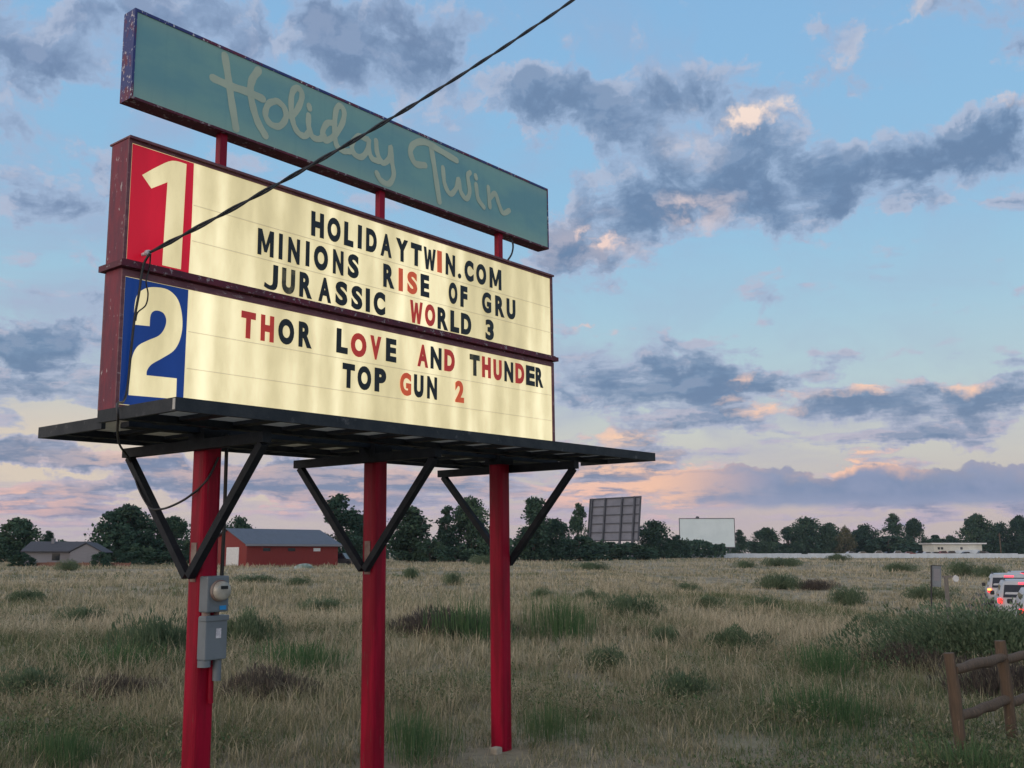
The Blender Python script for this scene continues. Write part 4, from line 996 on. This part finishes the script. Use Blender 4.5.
M['fence_white'] = pm('bluish_white_fence', (.58,.64,.70), (.50,.56,.62), .4, .7, stretch=(1,1,.2))
M['cream_wall'] = pm('cream_painted_block', (.64,.64,.58), (.56,.56,.51), .3, .8)
M['pale_roof'] = pm('pale_flat_roof_edge', (.72,.74,.74), (.62,.64,.66), .4, .7)
M['wood_rail'] = pm('weathered_pine_rail', (.125,.085,.058), (.085,.062,.046), 3.0, .85, bump=.5, stretch=(8,8,.8), c3=(.19,.13,.10), lo3=.58, hi3=.68, scale3=5)
M['wood_grey'] = pm('grey_weathered_wood', (.22,.20,.18), (.15,.14,.13), 5, .9, bump=.4, stretch=(6,6,1))
M['white_sheet'] = pm('white_tarp', (.30,.36,.34), (.12,.17,.13), 1.6, .6)
M['asphalt'] = pm('old_asphalt', (.055,.055,.058), (.075,.073,.070), 1.5, .9, bump=.3)
M['gravel_lot'] = pm('lot_gravel', (.26,.22,.17), (.20,.17,.13), .6, .95)

# red barn
bp_ = at(246, 567, 137); bx, by = bp_.x, bp_.y
barn = empty('red_barn', (bx, by, gz(bx, by)), R(-25)*-1 + R(0)); barn.rotation_euler.z = R(40)
tag(barn, 'long low red barn with a blue-grey metal roof and white door', 'barn')
L, W_, EV, RG = 14.2, 12.5, 3.15, 5.25                   # eave corner nearest the viewer at the local origin; long side along +x, depth +y
m = MB(); m.prism([(0, 0), (W_, 0), (W_, EV), (W_/2, RG-.08), (0, EV)], 0, L, 'x'); barn_wall = m.build('wall', M['barn_red'], barn)
m = MB()
for s in (0, 1):
    y0, y1 = (-.45, W_/2) if s == 0 else (W_+.45, W_/2)
    z0 = EV - .45*(RG-EV)/(W_/2)
    m.prism([(y0, z0+.02), (y1, RG+.0), (y1, RG+.12), (y0, z0+.14)], -.4, L+.4, 'x')
roof = m.build('roof', M['barn_roof'], barn)
m = MB(); m.box(-.42, L+.42, -.50, -.45, EV-.30, EV-.02); m.build('eave_trim', M['house_wall'], roof)
m = MB(); m.box(-.06, -.004, 2.4, 6.4, .02, 2.7); m.build('door', M['white_door'], barn)
for x in (2.4, 6.2, 10.2):
    m = MB(); m.box(x, x+1.1, -.05, -.004, 2.15, 2.60); m.build('window', M['window' if x < 8 else 'white_door'], barn)
# pile under a sheet and a parked car beside the barn
g = np.random.default_rng(4)
def lump(name, mat, loc, sx, sy, sz, seed):
    bm = bmesh.new(); bmesh.ops.create_icosphere(bm, subdivisions=3, radius=1); r_ = random.Random(seed)
    from mathutils import noise as mn
    for v in bm.verts:
        k = 1 + .25*mn.noise(v.co*1.7 + Vector((seed, 0, 0))); v.co = Vector((v.co.x*sx*k, v.co.y*sy*k, max(-.05, v.co.z*sz*k)))
    m = MB(); m.bm(bm, 0, True); o = m.build(name, mat); o.location = loc; return o
p = at(303, 567, 118); tag(lump('covered_pile', M['white_sheet'], (p.x, p.y, gz(p.x, p.y)), 1.25, .9, .62, 3), 'pile under a pale greenish sheet in front of the red barn', 'pile')

# grey-roofed house far left
p = at(24, 566, 140); house = empty('grey_house', (p.x, p.y, gz(p.x, p.y)), R(8))
tag(house, 'single-storey pale grey house with dark grey shingle roof, far left', 'house'); house.scale = (.86, 1, .97)
m = MB(); m.box(0, 9.6, 0, 7, 0, 2.45)
m.prism([(7.4, 0), (12.2, 0), (12.2, 2.1), (9.8, 3.25), (7.4, 2.1)], -1.4, -.004, 'y'); m.build('wall', M['house_wall'], house)
m = MB(); m.prism([(-.6, 2.25), (3.5, 3.65), (7.6, 2.25), (7.6, 2.10), (3.5, 3.50), (-.6, 2.10)], -.5, 9.3, 'x')
m.prism([(7.0, 1.98), (9.8, 3.34), (12.6, 1.98), (12.6, 2.08), (9.8, 3.48), (7.0, 2.08)], -1.6, 4.0, 'y'); hr = m.build('roof', M['house_roof'], house)
m = MB(); m.box(3.0, 3.5, 2.6, 3.1, 3.3, 4.1); m.build('vent_pipe', M['house_wall'], hr)
m = MB(); m.box(4.2, 5.4, -.03, -.004, .9, 1.9); m.build('window', M['window'], house)
m = MB(); m.box(9.3, 10.2, -1.43, -1.404, .05, 2.0); m.build('door', M['house_wall'], house)
p = at(36, 567, 132); q2_ = at(124, 567, 132); m = MB(); x = p.x
while x < q2_.x: m.box(x, x+1.45, p.y, p.y+.05, -.1, .62 + .05*math.sin(x)); m.box(x+1.45, x+1.55, p.y-.04, p.y+.09, -.1, .72); x += 1.55
tag(m.build('low_fence', M['brick']), 'low reddish board fence in front of the grey house', 'fence')
p = at(15, 562.5, 150); lt = empty('yard_lamp', (p.x, p.y, gz(p.x, p.y)))
m = MB(); m.tube([(0,0,-.1), (0,0,.45)], .05, 8); m.build('pole', M['black'], lt)
m = MB(); bm = bmesh.new(); bmesh.ops.create_uvsphere(bm, u_segments=10, v_segments=6, radius=.15); bmesh.ops.translate(bm, verts=bm.verts, vec=(0,0,.58)); m.bm(bm, 0, True)
m.build('lamp_globe', emit('warm_lamp_glow', (1,.85,.55), 2.2), lt); tag(lt, 'tiny lit yard lamp beside the grey house at the far left edge', 'lamp')
# pale shed between the posts
p = at(452, 561, 225); sh = empty('pale_shed', (p.x, p.y, gz(p.x, p.y)), R(-20)); tag(sh, 'small pale shed under the trees between the second and third posts', 'shed')
m = MB(); m.prism([(0,0), (3.2,0), (3.2,1.5), (1.6,2.3), (0,1.5)], 0, 4, 'y'); m.build('wall', M['house_wall'], sh)
m = MB(); m.prism([(-.2,1.45), (1.6,2.36), (3.4,1.45), (3.4,1.55), (1.6,2.50), (-.2,1.55)], -.2, 4.2, 'y'); m.build('roof', M['pale_roof'], sh)

# grey drive-in screen seen from behind
p = at(612.5, 541, 308); scr = empty('drive_in_screen', (p.x, p.y, gz(p.x, p.y)), R(-50 + 0)); scr.rotation_euler.z = R(-48)
tag(scr, 'grey drive-in screen seen from the back, with dark gridded framework', 'screen')
zb = p.z - scr.location.z; SW2, SHT, ln = 10.4, 13.4, 1.6
def sp_(x, t, off=0): return (x, off - ln*t*-1, zb + SHT*t)
m = MB(); m.add([sp_(-SW2,0), sp_(SW2,0), sp_(SW2,1), sp_(-SW2,1), *[(a, b+.25, c) for a, b, c in (sp_(-SW2,0), sp_(SW2,0), sp_(SW2,1), sp_(-SW2,1))]],
      [(0,1,2,3),(7,6,5,4),(0,4,5,1),(1,5,6,2),(2,6,7,3),(3,7,4,0)]); m.build('screen_panel', M['screen_back'], scr)
for x in (-SW2+1.0, -3.7, 3.3, SW2-2.0):
    m = MB(); m.bar((x, -.55, -zb*0 - .1), (x, -.50+ .1, zb), .6, .6); m.bar((x, -.42, zb), (x, ln-.42, zb+SHT), .5, .5, (1,0,0)); m.build('post', M['screen_steel'], scr)
for t in (.01, .2, .4, .6, .8, .985):
    a, b = sp_(-SW2, t, -.14), sp_(SW2, t, -.14); m = MB(); m.bar(a, b, .25, .30 if .1 < t < .9 else .4); m.build('girt', M['screen_steel'], scr)
for x in (-SW2-.08, SW2+.08):
    a, b = sp_(x, 0, -.1), sp_(x, 1, -.1); m = MB(); m.bar(a, b, .5, .3, (1,0,0)); m.build('edge_trim', M['screen_steel'], scr)
# white drive-in screen
p = at(707.5, 547, 455); scr2 = empty('drive_in_screen', (p.x, p.y, gz(p.x, p.y)), R(-8)); zb = p.z - scr2.location.z
tag(scr2, 'blank white drive-in screen facing the camera above the white fence', 'screen')
m = MB(); m.box(-12.2, 12.2, 0, .4, zb, zb+12.7); m.build('screen_panel', M['screen_white'], scr2)
m = MB(); m.box(-12.5, 12.5, -.1, .5, zb-.5, zb-.004); m.box(-12.5, -12.204, -.1, .5, zb, zb+12.7); m.box(12.204, 12.5, -.1, .5, zb, zb+12.7); m.box(-12.5, 12.5, -.1, .5, zb+12.704, zb+13.0); m.build('border', M['screen_steel'], scr2)
for x in (-10, -3.3, 3.3, 10):
    m = MB(); m.bar((x, .8, -.2), (x, .8, zb+12), .5, .5); m.build('post', M['screen_steel'], scr2)
m = MB(); m.prism([(-5.1, zb+13.0), (-3.2, zb+13.0), (-3.5, zb+13.8), (-4.5, zb+13.9)], .0, .5, 'y'); m.build('top_box', M['screen_steel'], scr2)

# long white fence
x0_, x1_, yf = at(655, 553, 400).x, at(1130, 553, 400).x, 400.0
wf = empty('white_fence', ((x0_+x1_)/2, yf, 0)); tag(wf, 'long low white board fence across the far side of the field', 'fence')
m = MB(); m2 = MB(); x = x0_ - wf.location.x; rn = random.Random(5); i = 0
while x < x1_ - wf.location.x:
    zt = 1.86 + rn.uniform(-.05, .05) - (.25 if i % 17 == 6 else 0); m.box(x, x+2.38, 0, .08, -.3, zt); m2.box(x+2.40, x+2.52, -.06, .14, -.3, zt+.06); x += 2.54; i += 1
m.build('board_panel', M['fence_white'], wf); m2.build('fence_post', M['fence_white'], wf)
p = at(668, 557, 396); kb = empty('ticket_booth', (p.x, p.y, gz(p.x, p.y))); tag(kb, 'small white ticket booth at the left end of the white fence', 'booth')
m = MB(); m.box(-1.6, 1.6, 0, 2.4, -.2, 2.35); m.build('wall', M['pale_roof'], kb)
m = MB(); m.box(-1.9, 1.9, -.3, 2.7, 2.354, 2.60); m.build('roof', M['screen_white'], kb)
m = MB(); m.box(-.9, .9, -.05, -.004, 1.0, 1.9); m.build('window', M['window'], kb)

# drive-in lot: a graded bank behind the fence
m = MB(); m.prism([(402, -.2), (407, 1.05), (470, 1.2), (482, -.2)], x0_+60, x1_+40, 'x'); tag(m.build('parking_lot', M['gravel_lot']), kind='structure')
# white concession building
p = at(933, 555, 432); cb = empty('concession_building', (p.x, p.y, 1.1), 0.0); tag(cb, 'cream flat-roofed building with sloping right side behind the white fence', 'building'); cb.scale = (.92, 1, .95)
m = MB(); m.prism([(.8, 0), (23.2, 0), (23.2, 4.9), (.6, 4.9)], 0, 12, 'y'); m.build('wall', M['cream_wall'], cb)
m = MB(); m.prism([(-.5, 4.905), (24.9, 4.905), (25.2, 5.5), (-.9, 5.5)], -1.0, 13, 'y'); m.build('roof', M['pale_roof'], cb)
m = MB(); m.prism([(23.21, 0), (28.8, 0), (26.2, 1.5), (23.21, 2.1)], 1, 10, 'y'); m.build('lean_to', M['house_wall'], cb)
m = MB(); m.prism([(9.2, 0), (21.2, 0), (21.2, 2.5), (9.8, 2.1)], -1.8, -.004, 'y'); m.build('awning', M['fence_white'], cb)
for x, c in ((2.4, 'window'), (3.9, 'window'), (13.0, 'screen_steel')):
    m = MB(); m.box(x, x+1.1, -.06, -.004, 2.5, 3.6); m.build('window', M[c], cb)
# utility pole
p = at(1001, 553, 425); up_ = empty('utility_pole', (p.x, p.y, 1.1)); tag(up_, 'brown wooden utility pole right of the cream building', 'pole')
m = MB(); m.tube([(0,0,-.3), (0,0,9.3)], [.28, .20], 8); m.build('pole', M['wood_rail'], up_)
m = MB(); m.box(-.9, .9, -.1, .1, 8.3, 8.55); m.build('crossarm', M['wood_rail'], up_)

# ------------------------------------------------------------------ vehicles
def paint(name, c): return pm(name, c, tuple(v*.94 for v in c), 2, .28, spec=.5)
M['car_white'] = paint('white_car_paint', (.43,.44,.46)); M['tyre'] = pm('tyre_rubber', (.018,.018,.02), None, rough=.85); M['rim'] = pm('alloy_rim', (.45,.46,.48), None, rough=.3, metal=.8)
M['car_glass'] = pm('tinted_glass', (.012,.014,.022), None, rough=.06, spec=.6); M['car_trim'] = pm('dark_trim_plastic', (.03,.03,.035), None, rough=.6)
M['tail'] = emit('lit_tail_light', (1.0,.03,.03), 2.4); M['brake'] = emit('lit_brake_light', (1.0,.06,.10), 2.2); M['blink'] = emit('lit_indicator', (1.0,.34,.06), 4.0)
M['plate'] = pm('licence_plate', (.45,.55,.50), (.25,.35,.32), 14, .5)
def ring(z, hw, y0, y1, r, n=4):
    """rounded rectangle at height z"""
    out = []
    for cx, cy, t0 in ((hw-r, y1-r, 0), (-hw+r, y1-r, 90), (-hw+r, y0+r, 180), (hw-r, y0+r, 270)):
        for j in range(n): t = R(t0 + 90*j/(n-1)); out.append((cx + r*math.cos(t), cy + r*math.sin(t), z))
    return out
def loft(m, rings, mi=0, sm=True):
    n = len(rings[0]); vs = [v for r in rings for v in r]; fs = []
    for i in range(len(rings)-1):
        for k in range(n): fs.append((i*n+k, i*n+(k+1)%n, (i+1)*n+(k+1)%n, (i+1)*n+k))
    m.add(vs, fs, mi, sm); m.add(rings[0], [tuple(range(n))[::-1]], mi); m.add(rings[-1], [tuple(range(n))], mi)
def suv(name, label, hk=1.0):
    r_ = empty(name); tag(r_, label, 'car', 'white cars queueing with brake lights on')
    m = MB(); loft(m, [ring(.30,.84,-2.2,2.2,.2), ring(.42,.93,-2.36,2.36,.25), ring(.72,.97,-2.42,2.42,.28), ring(.96,.96,-2.40,2.36,.28), ring(1.05,.92,-2.36,2.2,.28)])
    loft(m, [ring(1.04,.91,-2.35,1.25,.2), ring(1.25,.88,-2.28,.98,.2), ring(1.55,.79,-2.12,.52,.2), ring(1.70,.73,-2.02,.30,.22), ring(1.755,.60,-1.85,.10,.25), ring(1.765,.40,-1.6,-.1,.25)])
    b = m.build('body', M['car_white'], r_)
    def quad(name_, y0, z0, h0, y1, z1, h1, mat, par=r_, off=.012, t=.02):
        m = MB(); m.add([(-h0,y0-off,z0),(h0,y0-off,z0),(h1,y1-off,z1),(-h1,y1-off,z1),(-h0,y0+t,z0),(h0,y0+t,z0),(h1,y1+t,z1),(-h1,y1+t,z1)],
                        [(0,1,2,3),(7,6,5,4),(0,4,5,1),(1,5,6,2),(2,6,7,3),(3,7,4,0)]); return m.build(name_, mat, par)
    quad('rear_window', -2.328, 1.12, .76, -2.105, 1.58, .68, M['car_glass'])
    quad('windscreen', 1.0+.03, 1.24, .74, .52, 1.58, .66, M['car_glass'], off=-.06, t=.09)
    quad('brake_light', -2.075, 1.615, .20, -2.045, 1.675, .19, M['brake'], off=.05)
    for s in (-1, 1):
        m = MB(); m.add([(s*.905, -1.9, 1.14), (s*.895, .75, 1.14), (s*.80, .42, 1.54), (s*.80, -1.85, 1.54), (s*.84, -1.9, 1.14), (s*.84, .75, 1.14), (s*.75, .42, 1.54), (s*.75, -1.85, 1.54)],
                        [(0,1,2,3),(7,6,5,4),(0,4,5,1),(1,5,6,2),(2,6,7,3),(3,7,4,0)]); m.build('side_window', M['car_glass'], r_)
        m = MB(); m.box(*sorted((s*.80, s*.956)), -2.435, -2.20, .90, 1.09, 0, .04); m.build('tail_light', M['tail'], r_)
        m = MB(); m.box(*sorted((s*.96, s*1.12)), .70, .86, 1.10, 1.27, 0, .04); m.build('mirror', M['car_trim'], r_)
        m = MB(); m.tube([(s*.66, .15, 1.77), (s*.68, -.9, 1.815), (s*.66, -1.9, 1.77)], .025, 6); m.build('roof_rail', M['car_trim'], r_)
        m = MB(); m.box(*sorted((s*.55, s*.9)), 2.30, 2.43, .70, .88, 0, .03); m.build('headlight', M['plate'], r_)
        for y in (-1.42, 1.45):
            m = MB(); m.tube([(s*.76, y, .36), (s*.98, y, .36)], .36, 20); wh = m.build('wheel', M['tyre'], r_)
            m = MB(); m.tube([(s*.965, y, .36), (s*.988, y, .36)], .23, 16); m.build('rim', M['rim'], wh)
    m = MB(); m.box(-.90, .90, -2.47, -2.30, .40, .62, 0, .05); m.build('bumper', M['car_trim'], r_)
    m = MB(); m.box(-.26, .26, -2.452, -2.43, .72, .86); m.build('licence_plate', M['plate'], r_)
    return r_
ROADZ = .05
lab = ['white SUV with red tail light glowing, nearer of the two fully seen', 'white SUV with orange blinking left lamp, left in the queue', 'farthest white SUV of the queue, only its roof and brake light showing', 'white vehicle cut by the right edge, nearest in the queue']
c0 = suv('parked_car', lab[0]); c0.name = 'car'
cars = [c0] + [copy_tree(c0) for _ in range(3)]
for c, (px, d), l in zip(cars, ((1018.5, 40), (1005, 49), (1020, 58), (1045, 30.5)), lab):
    p = at(px, 553, d); c.name = 'car'; c.location = (p.x, p.y, gz(p.x, p.y) + ROADZ); c.rotation_euler = (0, 0, R(-24)); c['label'] = l
cars[3].scale = (1, 1, .86)
for ch in cars[1].children:                                   # its left indicator is lit
    if ch.name.startswith('tail_light') and min(v.co.x for v in ch.data.vertices) < 0:
        m = MB(); m.box(-.955, -.80, -2.447, -2.30, .99, 1.08, 0, .03); m.build('indicator', M['blink'], ch); break
# road they stand on
m = MB(); pr = []
for i in range(24):
    t = i/23; x = 12.0 + 26*t; y = 22 + 52*t; pr.append((x, y))
vs = []
for x, y in pr:
    for s in (-3.4, 3.4):
        X, Y = x + s*.894, y - s*.447; vs.append((X, Y, max(gz(X, Y), gz(x, y)) + .045))
m.add(vs, [(2*i, 2*i+1, 2*i+3, 2*i+2) for i in range(23)]); tag(m.build('road', M['asphalt']), kind='structure')

# far parked cars behind the fence
def far_car(c, label, px, d, kind, name='parked_car'):
    r_ = empty(name); L_, Hh = (4.6, 1.45) if kind == 'sedan' else (5.0, 1.8)
    m = MB(); m.prism([(-L_/2, .3), (L_/2, .3), (L_/2, .85), (L_*.22, .95), (L_*.10, Hh), (-L_*.28, Hh), (-L_*.42, .95), (-L_/2, .9)], -.88, .88, 'y'); m.build('body', c, r_)
    m = MB(); m.prism([(-L_*.36, .98), (L_*.17, .98), (L_*.09, Hh-.12), (-L_*.27, Hh-.12)], -.90, .90, 'y'); m.build('window', M['car_glass'], r_)
    m = MB()
    for x in (-L_*.3, L_*.3): m.tube([(x, -.9, .33), (x, .9, .33)], .33, 12)
    m.build('wheels', M['tyre'], r_)
    p = at(px, 553, d); r_.location = (p.x, p.y, 1.05 + (p.y - 407)/63*.15); r_.rotation_euler = (0, 0, R((px*37) % 50 - 25))
    return tag(r_, label, 'car', 'cars parked behind the white fence')
cols = {k: paint(k + '_car_paint', v) for k, v in {'silver': (.42,.44,.47), 'navy': (.025,.03,.05), 'maroon': (.20,.035,.03), 'charcoal': (.05,.05,.055), 'beige': (.42,.38,.30)}.items()}; cols['white'] = M['car_white']
for c, k, px, d, l in (('silver','sedan',851,420,'silver car, leftmost of those parked behind the white fence'), ('beige','sedan',863,422,'beige car second from the left behind the white fence'),
      ('white','suv',880,418,'white SUV between the beige and the navy cars behind the fence'), ('navy','sedan',889,424,'navy car right of the white SUV behind the fence'), ('white','suv',899,420,'white van-like car between the navy and maroon cars'),
      ('maroon','sedan',910,418,'only maroon car in the row behind the white fence'), ('charcoal','suv',921,424,'charcoal SUV right of the maroon car'), ('white','sedan',928,412,'white car near the left corner of the cream building'),
      ('charcoal','sedan',937,413,'charcoal car in front of the cream building, leftmost'), ('maroon','suv',944,412,'dark red SUV in front of the cream building windows'), ('navy','suv',953,413,'navy SUV in front of the middle of the cream building'),
      ('navy','sedan',967,414,'navy sedan in front of the cream building awning'), ('charcoal','suv',983,412,'charcoal SUV at the right end of the cream building')):
    far_car(cols[c], l, px, d, k)
p = at(341, 566, 150); dc = far_car(cols['charcoal'], 'dark car parked at the right end of the red barn', 341, 150, 'suv'); dc.location.z = gz(p.x, p.y); dc['group'] = 'cars by the barn'; del dc['group']

# ------------------------------------------------------------------ roadside things
# notice board, leaning
p = at(934, 588, 36); bd = empty('notice_board', (p.x, p.y, gz(p.x, p.y)), R(-18)); zz = p.z - bd.location.z
tag(bd, 'small pale notice board with dark edge, standing in the field', 'sign')
m = MB(); m.box(-.15, .15, -.02, .02, zz+.05, zz+.78); m.build('board', M['gray_box'], bd)
m = MB(); m.box(-.20, -.154, -.05, .05, -.2, zz+.80); m.box(-.15, .16, -.03, .03, zz+.784, zz+.81); m.build('frame', M['car_trim'], bd)
m = MB(); m.box(-.10, .10, -.024, -.0205, zz+.25, zz+.68); m.build('notice', M['house_wall'], bd)
bd.rotation_euler.x = R(-4); bd.rotation_euler.y = R(4)
# marker post with a round white plate
p = at(947.5, 600, 29); mk = empty('marker_post', (p.x, p.y, gz(p.x, p.y))); zz = p.z - mk.location.z
tag(mk, 'short grey wooden post with a round white plate near the bushes', 'post')
m = MB(); m.bar((0,0,-.2), (0,0,zz+.68), .09, .09); m.bar((-.10,0,zz+.66), (.22,0,zz+.66), .07, .05); m.build('post', M['wood_grey'], mk)
m = MB(); m.disc((.27, -.02, zz+.60), (0,-1,0), .095, 18, 0, .085, .03); m.build('round_plate', M['white_door'], mk)
# split-rail fence
fr = empty('rail_fence', (0,0,0)); tag(fr, 'weathered brown post and rail fence at the lower right', 'fence')
posts = []
for px, py, d in ((963, 748, 9.15), (1013, 732, 10.05), (1063, 720, 10.95)):
    p = at(px, py, d); posts.append(Vector((p.x, p.y, gz(p.x, p.y))))
fr.location = posts[0]
rn = random.Random(2)
for i, p in enumerate(posts):
    q0 = p - posts[0]; m = MB(); ht = (.92, .95, .95)[i]; lx = (-.06, -.05, -.02)[i]
    pts = []; rs = []
    for k in range(8):
        t = k/7; pts.append(q0 + Vector((lx*t + rn.uniform(-.006,.006), rn.uniform(-.006,.006), -.25 + (ht+.25)*t))); rs.append((.053 + rn.uniform(-.005,.005)) * (1 if k < 7 else .93))
    m.tube(pts, rs, 12); m.build('post', M['wood_rail'], fr)
for i in range(2):
    a, b = posts[i] - posts[0], posts[i+1] - posts[0]
    for z0, z1 in ((.775, .79), (.36, .40)):
        m = MB(); pts = []; rs = []
        for k in range(7):
            t = k/6; pts.append(a.lerp(b, t) + Vector((-.04 + rn.uniform(-.01,.01), -.02, z0 + (z1-z0)*t + rn.uniform(-.008,.008)))); rs.append(.042 + .007*math.sin(t*math.pi) + rn.uniform(-.004,.004))
        m.tube(pts, rs, 10); m.build('rail', M['wood_rail'], fr)

# ------------------------------------------------------------------ evening haze over the whole place
m = MB(); m.box(-900, 900, -60, 900, -3.0, 34.0)
hm = bpy.data.materials.new('evening_haze'); hm.use_nodes = True; t = NT(hm.node_tree); t.n.clear()
pv = t.new('ShaderNodeVolumePrincipled'); pv.inputs['Color'].default_value = (.78, .88, 1.0, 1); pv.inputs['Density'].default_value = .00009; pv.inputs['Anisotropy'].default_value = .2
ho = t.new('ShaderNodeOutputMaterial'); t.l.new(pv.outputs[0], ho.inputs['Volume'])
tag(m.build('haze', hm), 'thin evening haze over the field', 'haze', kind='stuff')
